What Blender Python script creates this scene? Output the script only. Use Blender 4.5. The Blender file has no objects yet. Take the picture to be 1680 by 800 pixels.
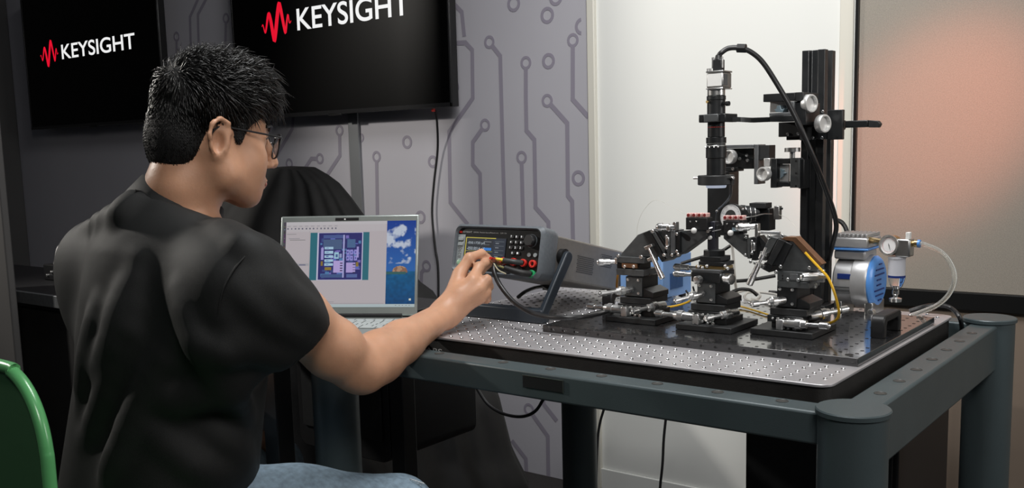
import bpy, bmesh, math, random
import numpy as np
from mathutils import Vector, Matrix
random.seed(7)
R = math.radians
scene = bpy.context.scene
COL = scene.collection

# ---------------------------------------------------------------- camera
FPX, CXP, CYP = 1616.34, 840.0, 467.87          # focal length and principal point, 1680x800 frame
YAW, PIT, ROL = -0.658861, 0.135168, 0.0260879
CAM = np.array([0.0, 0.0, 1.13])
_f = np.array([math.sin(YAW)*math.cos(PIT), math.cos(YAW)*math.cos(PIT), -math.sin(PIT)])
_r0 = np.array([math.cos(YAW), -math.sin(YAW), 0.0]); _d0 = np.cross(_f, _r0)
_r = _r0*math.cos(ROL)+_d0*math.sin(ROL); _d = -_r0*math.sin(ROL)+_d0*math.cos(ROL)
CM = np.array([_r, _d, _f])
cam = bpy.data.cameras.new('camera'); camo = bpy.data.objects.new('camera', cam); COL.objects.link(camo)
cam.sensor_width = 36; cam.lens = FPX/1680*36; cam.shift_y = (CYP-400)/1680
cam.clip_start = .02
camo.matrix_world = Matrix(((_r[0], -_d[0], -_f[0], CAM[0]), (_r[1], -_d[1], -_f[1], CAM[1]), (_r[2], -_d[2], -_f[2], CAM[2]), (0, 0, 0, 1)))
scene.camera = camo

def at(px, py, X=None, Y=None, Z=None, d=None):
    """world point on the sight line of a photo pixel, at a given X, Y, Z or depth"""
    r = CM.T @ np.array([(px-CXP)/FPX, (py-CYP)/FPX, 1.0])
    if X is not None: t = (X-CAM[0])/r[0]
    elif Y is not None: t = (Y-CAM[1])/r[1]
    elif Z is not None: t = (Z-CAM[2])/r[2]
    else: t = d
    return CAM + r*t

# ---------------------------------------------------------------- world, lights, exposure
w = bpy.data.worlds.new('world'); scene.world = w; w.use_nodes = True
w.node_tree.nodes['Background'].inputs[0].default_value = (.75, .85, 1, 1)
w.node_tree.nodes['Background'].inputs[1].default_value = .032
scene.view_settings.view_transform = 'Standard'; scene.view_settings.look = 'None'
scene.view_settings.exposure = 0; scene.view_settings.gamma = 1

def light(name, kind, loc, target, power, col=(1, 1, 1), size=.3, size_y=None, cone=60, blend=.4):
    l = bpy.data.lights.new(name, kind); o = bpy.data.objects.new(name, l); COL.objects.link(o)
    l.energy = power; l.color = col
    if kind == 'AREA':
        l.size = size
        if size_y: l.shape = 'RECTANGLE'; l.size_y = size_y
    elif kind == 'SPOT':
        l.spot_size = R(cone); l.spot_blend = blend; l.shadow_soft_size = size
    else: l.shadow_soft_size = size
    o.location = loc
    o.rotation_euler = (Vector(target)-Vector(loc)).to_track_quat('-Z', 'Y').to_euler()
    return o
light('key_spot', 'SPOT', (-3.8, .35, 2.15), (-1.25, 2.0, 1.0), 150, (1, .95, .88), .07, cone=84, blend=.5)
light('table_fill', 'AREA', (-.75, 1.25, 2.75), (-.95, 2.1, .9), 38, (1, 1, 1), 1.0, .7)  # added overhead fill for panel brightness and highlights on the chrome
light('panel_fill', 'SPOT', (-.3, .2, 2.6), (-1.33, 2.7, 1.15), 100, (1, .99, .96), .15, cone=40, blend=.8)  # extra light added to brighten the white panel
light('warm_spot', 'SPOT', (.25, 1.3, 2.0), tuple(at(1545, 195, Y=2.655)), 190, (1, .27, .14), .05, cone=19, blend=1)
light('front_fill', 'AREA', (.7, -.4, 2.4), (-1.1, 1.2, .95), 23, (1, .96, .92), .7)  # added fill from camera right to lift the face and arm

light('side_fill', 'AREA', (1.7, 1.9, 1.7), (-.6, 1.6, .8), 16, (1, .97, .95), .9)  # added fill so faces turned to the right are not too dark
# ---------------------------------------------------------------- materials
MATS = {}
def mat(name, col, rough=.5, metal=0., spec=.5, noise=0., nscale=40., bump=0., bscale=None, emit=None, es=1., coat=0., trans=0., alpha=1., stretch=None, rvar=0., ior=None):
    m = bpy.data.materials.new(name); m.use_nodes = True; nt = m.node_tree; b = nt.nodes['Principled BSDF']
    c = tuple(col)+(1,)
    b.inputs['Base Color'].default_value = c
    b.inputs['Roughness'].default_value = rough; b.inputs['Metallic'].default_value = metal
    b.inputs['Specular IOR Level'].default_value = spec
    b.inputs['Coat Weight'].default_value = coat; b.inputs['Coat Roughness'].default_value = .1
    b.inputs['Transmission Weight'].default_value = trans; b.inputs['Alpha'].default_value = alpha
    if ior: b.inputs['IOR'].default_value = ior
    if emit: b.inputs['Emission Color'].default_value = tuple(emit)+(1,); b.inputs['Emission Strength'].default_value = es
    if noise or bump or rvar:
        tc = nt.nodes.new('ShaderNodeTexCoord'); mp = nt.nodes.new('ShaderNodeMapping')
        nt.links.new(tc.outputs['Object'], mp.inputs[0])
        if stretch: mp.inputs['Scale'].default_value = stretch
        def nz(s, det=4):
            n = nt.nodes.new('ShaderNodeTexNoise'); n.inputs['Scale'].default_value = s; n.inputs['Detail'].default_value = det
            nt.links.new(mp.outputs[0], n.inputs['Vector']); return n
        if noise:
            n = nz(nscale); mr = nt.nodes.new('ShaderNodeMapRange'); mr.inputs[1].default_value = .3; mr.inputs[2].default_value = .7
            mr.inputs[3].default_value = 1-noise; mr.inputs[4].default_value = 1+noise
            nt.links.new(n.outputs[0], mr.inputs[0])
            hs = nt.nodes.new('ShaderNodeVectorMath'); hs.operation = 'SCALE'; hs.inputs[0].default_value = col
            nt.links.new(mr.outputs[0], hs.inputs['Scale']); nt.links.new(hs.outputs[0], b.inputs['Base Color'])
        if rvar:
            n = nz(nscale*.6); mr = nt.nodes.new('ShaderNodeMapRange'); mr.inputs[1].default_value = .3; mr.inputs[2].default_value = .7
            mr.inputs[3].default_value = max(0, rough-rvar); mr.inputs[4].default_value = min(1, rough+rvar)
            nt.links.new(n.outputs[0], mr.inputs[0]); nt.links.new(mr.outputs[0], b.inputs['Roughness'])
        if bump:
            n = nz(bscale or nscale); bp = nt.nodes.new('ShaderNodeBump'); bp.inputs['Strength'].default_value = bump; bp.inputs['Distance'].default_value = .002
            nt.links.new(n.outputs[0], bp.inputs['Height']); nt.links.new(bp.outputs[0], b.inputs['Normal'])
    MATS[name] = m; return m
M_ano = mat('black_anodised', (.012, .013, .014), .36, 0, .5, rvar=.06, nscale=60)
M_mat = mat('matt_black_metal', (.016, .017, .018), .5, 0, .5, noise=.2, nscale=80)
M_grey = mat('dark_grey_metal', (.085, .09, .092), .42, .3, .5, noise=.12, nscale=90)
M_greyl = mat('mid_grey_metal', (.13, .135, .14), .42, .4, .5, noise=.12, nscale=90)
M_chr = mat('satin_chrome', (.80, .80, .79), .30, 1, .5, rvar=.06, nscale=120)
M_alu = mat('brushed_aluminium', (.55, .55, .54), .34, 1, noise=.08, nscale=120)
M_sil = mat('matt_silver', (.72, .72, .71), .38, .7)
M_brass = mat('brass', (.55, .40, .18), .3, 1, rvar=.05)
M_white = mat('white_plastic', (.75, .75, .73), .4)
M_rub = mat('black_rubber', (.012, .012, .012), .55, noise=.2)
M_blk = mat('black_plastic', (.010, .010, .011), .45, noise=.15, nscale=70)
M_cable = mat('black_cable', (.016, .016, .017), .38)
M_wcable = mat('white_cable', (.62, .60, .55), .45)
M_yel = mat('yellow_cable', (.78, .45, .02), .4)
M_red = mat('red_plastic', (.62, .03, .02), .35)
M_pink = mat('pink_red_clamp', (.72, .45, .42), .45, noise=.3, nscale=300)
M_green = mat('green_plastic', (.02, .35, .12), .35)
M_yelp = mat('yellow_plastic', (.8, .65, .08), .4)
M_copper = mat('copper_foil', (.25, .13, .07), .38, .6, noise=.15, nscale=50)
M_frame = mat('slate_powder_coat', (.062, .084, .090), .42, .15, .5, noise=.06, nscale=12, bump=.08, bscale=500)
M_top = mat('satin_steel_top', (.56, .545, .56), .37, .55, noise=.1, nscale=8, rvar=.05)
M_topside = mat('tabletop_black_vinyl', (.016, .015, .014), .6, noise=.2, bump=.2, bscale=600)
M_bread = mat('breadboard_black', (.022, .022, .023), .16, 0, .9, coat=.6, rvar=.02, nscale=6)
M_hole = mat('hole_dark', (.004, .004, .004), .5)
M_cloth = mat('black_drape_cloth', (.0085, .0082, .008), .72, 0, .4, noise=.25, nscale=25, bump=.3, bscale=900)
M_wall = mat('printed_wall_grey', (.42, .41, .445), .62, noise=.02, nscale=3, bump=.05, bscale=700)
M_trace = mat('circuit_print', (.255, .235, .285), .62)
M_panel = mat('white_wall_panel', (.72, .725, .695), .38, noise=.012, nscale=2)
M_cream = mat('cream_trim', (.62, .60, .53), .45)
M_fabric = mat('partition_fabric', (.25, .225, .19), .8, noise=.14, nscale=420, bump=.25, bscale=800)
M_lower = mat('partition_lower_panel', (.23, .18, .14), .45, .2, noise=.08, nscale=5)
M_floor = mat('dark_carpet_floor', (.022, .019, .018), .85, noise=.3, nscale=200, bump=.5, bscale=300)
M_leftw = mat('left_wall_paint', (.06, .058, .057), .6, noise=.05, nscale=5)
M_skin = mat('skin', (.56, .305, .19), .43, 0, .4, noise=.10, nscale=22, bump=.12, bscale=260)
M_skin.node_tree.nodes['Principled BSDF'].inputs['Subsurface Weight'].default_value = .12
M_skin.node_tree.nodes['Principled BSDF'].inputs['Subsurface Radius'].default_value = (.01, .004, .002)
M_cap = mat('hair_underlayer', (.004, .004, .004), .8)
M_maroon = mat('dark_red_knob', (.22, .02, .02), .4)
M_hair = mat('black_hair', (.006, .0058, .0055), .33, 0, .55, rvar=.08, nscale=60)
M_shirt = mat('black_polo_knit', (.0072, .0080, .0079), .66, 0, .4, noise=.2, nscale=500, bump=.25, bscale=1500)
M_denim = mat('light_blue_denim', (.27, .37, .46), .85, noise=.22, nscale=90, bump=.4, bscale=700)
M_chair = mat('green_chair_shell', (.10, .36, .13), .28, 0, .5, coat=.3, noise=.03, nscale=5)
M_lens = mat('spectacle_lens', (1, 1, 1), .02, trans=1, ior=1.1)
M_lap = mat('laptop_silver', (.36, .40, .385), .4, .6, noise=.03)
M_key = mat('laptop_key', (.42, .46, .46), .5)
M_bump = mat('instrument_bumper_grey', (.115, .130, .145), .5, noise=.1, nscale=150)
M_body = mat('instrument_body_brown_grey', (.19, .178, .162), .45, .3, noise=.06, nscale=100)
M_ibar = mat('instrument_stand_navy', (.017, .024, .033), .42)
M_blue = mat('blue_painted_box', (.20, .36, .66), .5, noise=.04)
M_bluep = mat('blue_pump_plastic', (.10, .31, .76), .32, coat=.2)
M_pump = mat('pump_silver_paint', (.48, .48, .485), .36, .45, noise=.05, nscale=60)
M_navy = mat('navy_label', (.01, .03, .18), .4)
M_glass = mat('clear_glass', (.95, .97, 1), .04, trans=1, ior=1.3)
M_tube = mat('clear_tubing', (.85, .85, .80), .12, trans=.75, ior=1.25)
M_tvb = mat('television_black', (.006, .006, .006), .3)
M_scr = mat('television_screen', (.001, .001, .001), .35, spec=.15)
M_wh = mat('lit_white', (0, 0, 0), .5, emit=(1, 1, 1), es=.85)
M_rd = mat('lit_red', (0, 0, 0), .5, emit=(.85, .006, .03), es=.9)
M_dialw = mat('dial_white', (.8, .8, .8), .35)
M_ink = mat('black_ink', (.02, .02, .02), .5)
M_gink = mat('grey_ink', (.45, .45, .45), .5)
M_bezel = mat('instrument_bezel_grey', (.26, .29, .30), .45)
M_teal = mat('dovetail_steel_blue', (.25, .33, .38), .35, .5)

# ---------------------------------------------------------------- mesh builder
def basis(dr):
    d = Vector(dr).normalized(); a = Vector((0, 0, 1)) if abs(d.z) < .9 else Vector((0, 1, 0))
    u = a.cross(d).normalized(); v = d.cross(u); return u, v, d
class MB:
    def __init__(s): s.v = []; s.f = []
    def add(s, vs, fs):
        n = len(s.v); s.v += [tuple(map(float, p)) for p in vs]; s.f += [tuple(n+i for i in f) for f in fs]; return s
    def box(s, x0, x1, y0, y1, z0, z1):
        x0, x1 = min(x0, x1), max(x0, x1); y0, y1 = min(y0, y1), max(y0, y1); z0, z1 = min(z0, z1), max(z0, z1)
        return s.add([(x0, y0, z0), (x1, y0, z0), (x1, y1, z0), (x0, y1, z0), (x0, y0, z1), (x1, y0, z1), (x1, y1, z1), (x0, y1, z1)],
              [(0, 3, 2, 1), (4, 5, 6, 7), (0, 1, 5, 4), (1, 2, 6, 5), (2, 3, 7, 6), (3, 0, 4, 7)])
    def prism(s, pts, ext):
        """closed polygon of 3D points extruded by the vector ext"""
        pts = [np.array(p, float) for p in pts]; ext = np.array(ext, float); n = len(pts)
        nrm = sum(np.cross(pts[i]-pts[0], pts[(i+1) % n]-pts[0]) for i in range(n))
        if np.dot(nrm, ext) > 0: pts = pts[::-1]
        return s.add(pts+[p+ext for p in pts], [tuple(range(n)), tuple(range(2*n-1, n-1, -1))]+[(i, i+n, (i+1) % n+n, (i+1) % n) for i in range(n)][::1])
    def lathe(s, p0, dr, prof, n=20, caps=True):
        u, v, d = basis(dr); p0 = Vector(p0); vs = []; fs = []
        for (t, r) in prof:
            for k in range(n):
                a = 2*math.pi*k/n; vs.append(p0+d*t+(u*math.cos(a)+v*math.sin(a))*max(r, 1e-5))
        for i in range(len(prof)-1):
            for k in range(n):
                a, b = i*n+k, i*n+(k+1) % n; fs.append((a, b, b+n, a+n))
        if caps: fs.append(tuple(range(n))[::-1]); m = (len(prof)-1)*n; fs.append(tuple(range(m, m+n)))
        return s.add(vs, fs)
    def cyl(s, a, b, r, r2=None, n=16):
        a = Vector(a); b = Vector(b); return s.lathe(a, b-a, [(0, r), ((b-a).length, r if r2 is None else r2)], n)
    def sph(s, c, r, n=14, sx=1, sy=1, sz=1):
        vs = [(c[0], c[1], c[2]+r*sz)]; fs = []; m = n//2
        for i in range(1, m):
            t = math.pi*i/m
            for k in range(n):
                a = 2*math.pi*k/n; vs.append((c[0]+r*sx*math.sin(t)*math.cos(a), c[1]+r*sy*math.sin(t)*math.sin(a), c[2]+r*sz*math.cos(t)))
        vs.append((c[0], c[1], c[2]-r*sz)); L = len(vs)-1
        for k in range(n): fs.append((0, 1+k, 1+(k+1) % n)); fs.append((L, L-n+(k+1) % n, L-n+k))
        for i in range(m-2):
            for k in range(n):
                a, b = 1+i*n+k, 1+i*n+(k+1) % n; fs.append((a, a+n, b+n, b))
        return s.add(vs, fs)
    def tube(s, pts, r, n=10, sub=6):
        P = [np.array(p, float) for p in pts]; P = [2*P[0]-P[1]]+P+[2*P[-1]-P[-2]]; C = []
        for i in range(1, len(P)-2):
            for k in range(sub):
                t = k/sub; C.append(.5*((2*P[i])+(-P[i-1]+P[i+1])*t+(2*P[i-1]-5*P[i]+4*P[i+1]-P[i+2])*t*t+(-P[i-1]+3*P[i]-3*P[i+1]+P[i+2])*t**3))
        C.append(P[-2]); vs = []; fs = []; prev = None
        for i, c in enumerate(C):
            d = Vector(C[min(i+1, len(C)-1)]-C[max(i-1, 0)]).normalized()
            if prev is None: u = basis(d)[0]
            else: u = (prev-d*prev.dot(d)).normalized()
            prev = u; v = d.cross(u)
            for k in range(n):
                a = 2*math.pi*k/n; vs.append(Vector(c)+(u*math.cos(a)+v*math.sin(a))*r)
        for i in range(len(C)-1):
            for k in range(n):
                a, b = i*n+k, i*n+(k+1) % n; fs.append((a, b, b+n, a+n))
        fs.append(tuple(range(n))[::-1]); m = (len(C)-1)*n; fs.append(tuple(range(m, m+n)))
        return s.add(vs, fs)
    def ring(s, c, dr, r0, r1, h, n=28):
        """annulus of inner radius r0, outer radius r1, thickness h"""
        u, v, d = basis(dr); c = Vector(c); vs = []; fs = []
        for (t, r) in ((0, r0), (0, r1), (h, r1), (h, r0)):
            for k in range(n):
                a = 2*math.pi*k/n; vs.append(c+d*t+(u*math.cos(a)+v*math.sin(a))*r)
        for j in range(4):
            for k in range(n):
                a, b = j*n+k, j*n+(k+1) % n; a2, b2 = ((j+1) % 4)*n+k, ((j+1) % 4)*n+(k+1) % n
                fs.append((a, a2, b2, b))
        return s.add(vs, fs)
    def build(s, name, m, parent=None, bev=0., smooth=True, ang=35, raw=False):
        me = bpy.data.meshes.new(name)
        off = np.zeros(3)
        if parent is not None and not raw:
            off = np.array(parent.get('_o', (0, 0, 0)))
        me.from_pydata([tuple(np.array(p)-off) for p in s.v], [], s.f); me.update()
        bm = bmesh.new(); bm.from_mesh(me); bmesh.ops.recalc_face_normals(bm, faces=bm.faces); bm.to_mesh(me); bm.free()
        if m: me.materials.append(m)
        if smooth:
            me.polygons.foreach_set('use_smooth', [True]*len(me.polygons)); me.set_sharp_from_angle(angle=R(ang))
        o = bpy.data.objects.new(name, me); COL.objects.link(o)
        if parent is not None: o.parent = parent; o['_o'] = tuple(off.tolist())
        if bev:
            md = o.modifiers.new('bevel', 'BEVEL'); md.width = bev; md.segments = 2; md.limit_method = 'ANGLE'; md.angle_limit = R(40)
        return o
def tag(o, label=None, cat=None, group=None, kind=None):
    if label: o['label'] = label
    if cat: o['category'] = cat
    if group: o['group'] = group
    if kind: o['kind'] = kind
    return o
def root(name, loc, label, cat, group=None):
    o = bpy.data.objects.new(name, None); COL.objects.link(o); o.location = tuple(map(float, loc)); o['_o'] = tuple(map(float, loc)); o.empty_display_size = .02
    return tag(o, label, cat, group)
def solo(name, mb, m, label, cat, group=None, **k): return tag(mb.build(name, m, None, **k), label, cat, group)
def struct(name, mb, m, parent=None, **k):
    o = mb.build(name, m, parent, **k)
    if parent is None: o['kind'] = 'structure'
    return o
def bxp(mb, l, t, r, b, Y, D):
    """box whose front face, in the plane Y, spans photo pixels l..r, t..b; D deep"""
    my, mx = (t+b)/2, (l+r)/2
    return mb.box(at(l, my, Y=Y)[0], at(r, my, Y=Y)[0], Y, Y+D, at(mx, b, Y=Y)[2], at(mx, t, Y=Y)[2])
def prp(mb, px, Y, D): return mb.prism([at(x, y, Y=Y) for x, y in px], (0, D, 0))
def text_mesh(txt, bold=0.):
    c = bpy.data.curves.new('t', 'FONT'); c.body = txt; c.offset = bold; o = bpy.data.objects.new('t', c); COL.objects.link(o)
    dg = bpy.context.evaluated_depsgraph_get(); dg.update(); me = bpy.data.meshes.new_from_object(o.evaluated_get(dg))
    V = np.array([v.co[:] for v in me.vertices]); F = [tuple(p.vertices) for p in me.polygons]
    bpy.data.objects.remove(o); bpy.data.curves.remove(c); bpy.data.meshes.remove(me)
    V[:, 0] -= V[:, 0].min(); V[:, 1] -= V[:, 1].min(); return V, F, V[:, 0].max(), V[:, 1].max()
def text_on(mb, txt, org, right, up, width=None, height=None, bold=0.):
    """flat lettering: org = lower left corner; right, up unit vectors"""
    V, F, W, H = text_mesh(txt, bold); sy = (height/H) if height else width/W; sx = (width/W) if width else sy
    org, right, up = map(lambda a: np.array(a, float), (org, right, up))
    return mb.add([org+right*(p[0]*sx)+up*(p[1]*sy) for p in V], F)
# ================================================================ large structure
WY = 2.70
struct('floor', MB().box(-6, 2.2, -1.5, WY+.05, -.05, 0), M_floor)
wall = struct('wall_back', MB().box(-5.6, -1.757, WY, WY+.06, 0, 3.0), M_wall)
struct('trim_1', MB().box(-1.757, -1.729, WY-.012, WY+.06, 0, 3.0), M_cream, bev=.003)
tr2 = struct('trim_2', MB().box(-2.868, -2.812, WY-.012, WY+.001, 0.0, 3.0), M_alu, bev=.003)
MATS['brushed_aluminium_dark'] = mat('seam_strip_grey', (.26, .27, .28), .4, .6); tr2.data.materials[0] = MATS['brushed_aluminium_dark']
struct('wall_middle', MB().box(-1.729, -.893, WY+.004, WY+.06, 0, 3.0), M_panel)
struct('trim_3', MB().box(-.952, -.915, WY-.002, WY+.0045, 0, 3.0), M_cream, bev=.002)
struct('baseboard_middle', MB().box(-1.729, -.893, WY-.006, WY+.003, 0, .07), M_panel, bev=.002)
wr = struct('wall_right', MB().box(-.884, 2.2, WY-.045, WY+.06, .748, 3.0), M_fabric)
struct('rail', MB().box(-.884, 2.2, WY-.055, WY+.06, .70, .7475), M_tvb, wr, bev=.003)
struct('lower_panel', MB().box(-.884, 2.2, WY-.04, WY+.06, 0, .6995), M_lower, wr)
struct('edge_strip', MB().box(-.8925, -.8845, WY-.055, WY+.06, 0, 3.0), M_tvb, wr)
px_ = at(14, 470, Y=1.34)[0]; struct('trim_5', MB().box(px_-.30, px_, 1.34, 1.362, 0, 3.0), M_leftw, bev=.004)
struct('wall_left', MB().box(-5.66, -5.60, -1.5, WY+.06, 0, 3.0), M_leftw)
struct('trim_4', MB().box(-5.598, -5.50, 2.45, WY-.002, 0, 3.0), M_leftw, bev=.004)

# printed circuit lines on the wall
def ribbon(mb, px, wd=.0165, lift=.0012):
    P = [at(x, y, Y=WY) for x, y in px]; P = [(p[0], p[2]) for p in P]; n = len(P); L = []; Rr = []
    for i in range(n):
        a = P[max(i-1, 0)]; b = P[i]; c = P[min(i+1, n-1)]
        d1 = Vector((b[0]-a[0], b[1]-a[1])); d2 = Vector((c[0]-b[0], c[1]-b[1]))
        if i == 0: d1 = d2
        if i == n-1: d2 = d1
        d1.normalize(); d2.normalize(); t = (d1+d2).normalized(); nn = Vector((-t.y, t.x)); k = wd/2/max(.4, nn.dot(Vector((-d1.y, d1.x))))
        L.append((b[0]+nn.x*k, WY-lift, b[1]+nn.y*k)); Rr.append((b[0]-nn.x*k, WY-lift, b[1]-nn.y*k))
    return mb.add(L+Rr, [(i, i+1, n+i+1, n+i) for i in range(n-1)])
def wring(mb, x, y, r=.0225, wd=.0095): c = at(x, y, Y=WY); return mb.ring((c[0], WY-.0013, c[2]), (0, 1, 0), r-wd, r, .0010, 24)
def edge_of_ring(p, q, r=.019):
    a = at(*p, Y=WY); b = at(*q, Y=WY); v = b-a; L = np.linalg.norm(v); t = min(.9, r/L)
    return (p[0]+(q[0]-p[0])*t, p[1]+(q[1]-p[1])*t)
traces = [
 [(803, 69), (821, 92), (826, 280), (829, 372)], [(863, 103), (863, 160), (864, 214), (877, 229), (879, 340), (900, 364), (901, 400)],
 [(898, 165), (931, 202), (932, 321), (939, 330), (941, 420)], [(940, 66), (940, 163), (966, 192)],
 [(796, 205), (776, 233), (776, 270), (788, 285), (790, 372)], [(856, 258), (859, 380)], [(618, 257), (620, 400)],
 [(557, 214), (558, 255), (535, 290)], [(525, 260), (511, 260), (498, 280)], [(371, 30), (370, 78)], [(290, 60), (290, 100)], [(700, 436), (692, 447), (690, 500)],
 [(868, 671), (899, 715), (900, 781)]]
plain = [[(690, 73), (741, 71), (764, 70), (775, 82), (776, 161), (737, 216), (739, 332), (768, 368)], [(330, -12), (312, 28), (314, 100)], [(342, -8), (325, 24), (327, 100)],
 [(482, 186), (480, 211), (450, 262)], [(892, 640), (892, 662), (914, 690)], [(840, 722), (863, 752), (864, 776)], [(720, -20), (758, 20), (762, 60)]]
rings = [(843, 6, .027, .011), (898, 25, .027, .011), (900, 100, .026, .011), (949, 292, .026, .011), (745, 143, .024, .010), (668, 233, .025, .010), (475, 268, .022, .009), (710, 265, .023, .010),
 (690, 356, .025, .010), (912, -4, .026, .011), (592, 226, .018, .008)]
for t in traces:
    m_ = MB(); wring(m_, *t[0]); ribbon(m_, [edge_of_ring(t[0], t[1])]+t[1:]); m_.build('circuit_trace', M_trace, wall, smooth=False)
for t in plain: ribbon(MB(), t).build('circuit_trace', M_trace, wall, smooth=False)
for x, y, r_, w_ in rings: wring(MB(), x, y, r_, w_).build('circuit_ring', M_trace, wall, smooth=False)
m_ = MB(); c = at(955, 43, Y=WY)     # ring cut by the trim
for k in range(14):
    a0 = math.pi/2+math.pi*k/14*.92+.12; a1 = math.pi/2+math.pi*(k+1)/14*.92+.12
    q = [(c[0]+rr*math.cos(a), WY-.0012, c[2]+rr*math.sin(a)) for a, rr in ((a0, .027), (a1, .027), (a1, .016), (a0, .016))]; m_.add(q, [(0, 1, 2, 3)])
m_.build('circuit_ring', M_trace, wall, smooth=False)

# ================================================================ optical table
TT = .80
tb = root('optical_tabletop', (-.91, 1.64, TT-.07), 'grey perforated metal optical tabletop with black sides on the slate frame', 'tabletop')
X0, X1, Y0, Y1 = -1.362, -.466, 1.307, 1.972
def rrect(x0, x1, y0, y1, r, z, n=6):
    out = []
    for cx, cy, a0 in ((x1-r, y0+r, -90), (x1-r, y1-r, 0), (x0+r, y1-r, 90), (x0+r, y0+r, 180)):
        for k in range(n+1):
            a = R(a0+90*k/n); out.append((cx+r*math.cos(a), cy+r*math.sin(a), z))
    return out
MB().prism(rrect(X0, X1, Y0, Y1, .022, TT-.0045), (0, 0, .0045)).build('top_skin', M_top, tb, bev=.001)
MB().prism(rrect(X0+.004, X1-.004, Y0+.004, Y1-.004, .02, TT-.068), (0, 0, .0632)).build('side_wall', M_topside, tb)
hr, hd = MB(), MB()
def hole(hm, dm, x, y, z, ro=.0038, ri=.0027):
    n = 8; vs = []
    for r_, dz in ((ro, .0001), (ro*.86, .0009), (ri, .0003)):
        for k in range(n): a = 2*math.pi*k/n; vs.append((x+r_*math.cos(a), y+r_*math.sin(a), z+dz))
    if hm is not None: hm.add(vs, [(j*n+k, j*n+(k+1) % n, (j+1)*n+(k+1) % n, (j+1)*n+k) for j in (0, 1) for k in range(n)])
    dm.add([(x+ri*1.02*math.cos(2*math.pi*k/n), y+ri*1.02*math.sin(2*math.pi*k/n), z+.00035) for k in range(n)], [tuple(range(n))])
nx = 34; ny = 26; sx = (X1-X0-.04)/nx
BX0, BX1, BY0, BY1 = -1.048, -.472, 1.442, 1.856
for i in range(nx+1):
    for j in range(ny+1):
        x = X0+.02+i*sx; y = Y0+.014+j*(Y1-Y0-.03)/ny
        if BX0-.003 < x < BX1+.003 and BY0-.003 < y < BY1+.003: continue
        if (x < X0+.03 or x > X1-.03) and (y < Y0+.03 or y > Y1-.03): continue
        hole(hr, hd, x, y, TT)
M_holering = mat('hole_chamfer_bright', (.8, .8, .8), .18, 1)
tag(hr.build('hole_rims', M_holering, tb), 'bright rims of the threaded holes', kind='stuff'); tag(hd.build('holes', M_hole, tb, smooth=False), kind='stuff')
mt = MB(); p = at(699, 577, Y=Y0+.004); q = at(726, 580, Y=Y0+.004)
text_on(mt, 'ABS', (p[0], Y0+.0032, p[2]-.001), (1, 0, 0), (0, 0, 1), width=q[0]-p[0], height=.0105, bold=.01)
tag(mt.build('lettering', M_gink, tb, smooth=False), 'small grey letters on the black side')

fr = root('table_frame', (-.9, 1.62, 0), 'slate blue tubular table frame with round capped corner legs', 'frame')
BT, BZ0 = .785, .740
def beam(x0, x1, y0, y1, z0=BZ0): return MB().box(x0, x1, y0, y1, z0, BT).build('beam', M_frame, fr, bev=.004)
beam(-1.385, -.41, 1.222, 1.270); beam(-1.385, -.41, 1.985, 2.033)
beam(-.440, -.391, 1.25, 2.0, .700); beam(-1.410, -1.372, 1.25, 2.0, .72)
# cross rails that carry the top
MB().box(-1.38, -.436, 1.40, 1.44, .69, .7315).build('cross_rail', M_frame, fr, bev=.003); MB().box(-1.38, -.436, 1.84, 1.88, .69, .7315).build('cross_rail', M_frame, fr, bev=.003)
for x, y in ((-.408, 1.232), (-.412, 2.012), (-1.392, 1.240), (-1.350, 2.005)):
    lg = MB().lathe((x, y, 0), (0, 0, 1), [(0, .044), (.7865, .044)], 32).build('leg', M_frame, fr)
    MB().lathe((x, y, .7866), (0, 0, 1), [(0, .0455), (.001, .0470), (.0065, .0470), (.0082, .0455)], 40).build('cap', M_frame, lg, bev=0)
M_plug = mat('plug_grey', (.045, .045, .042), .5)
for x in (-1.323, -1.228, -1.133, -.992, -.896, -.800, -.703, -.606, -.511):
    MB().lathe((x, 1.252, BT), (0, 0, 1), [(0, .0088), (.0006, .0088), (.0009, .0078), (.0002, .0070), (.0002, .002)], 18).build('plug', M_plug, fr)
for k in range(7): MB().lathe((-.414, 1.361+.0867*k, BT), (0, 0, 1), [(0, .0088), (.0006, .0088), (.0009, .0078), (.0002, .0070), (.0002, .002)], 18).build('plug', M_plug, fr)
pl = MB().box(-.928, -.850, 1.2195, 1.2225, .758, .7775).build('nameplate', M_blk, fr, bev=.0008)
MB().box(-.9285, -.8495, 1.2190, 1.2198, .7775, .7783).box(-.8500, -.8493, 1.2190, 1.2198, .758, .7783).build('rim', M_alu, pl)

bb = root('breadboard', (-.76, 1.65, TT), 'glossy black perforated breadboard plate lying on the optical tabletop', 'breadboard')
MB().box(BX0, BX1, BY0, BY1, TT+.0005, TT+.013).build('plate', M_bread, bb, bev=.0008)
hd = MB(); BT2 = TT+.013
for i in range(23):
    for j in range(17): hole(None, hd, BX0+.013+i*.025, BY0+.0085+j*.0248, BT2-.0001, .003, .0030)
tag(hd.build('holes', M_hole, bb, smooth=False), kind='stuff')
for x, y in ((BX0+.02, BY0+.02), (BX1-.02, BY0+.02), (BX1-.02, BY1-.02), (BX0+.02, BY1-.02)):
    MB().lathe((x, y, BT2), (0, 0, 1), [(0, .0062), (.0004, .0062)], 16).build('mounting_hole', M_hole, bb)
hd = MB()
for i in range(22): hd.cyl((BX0+.02+i*.025, BY0-.0006, TT+.0065), (BX0+.02+i*.025, BY0+.0005, TT+.0065), .0021, n=8)
tag(hd.build('edge_holes', M_hole, bb), kind='stuff')
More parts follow.
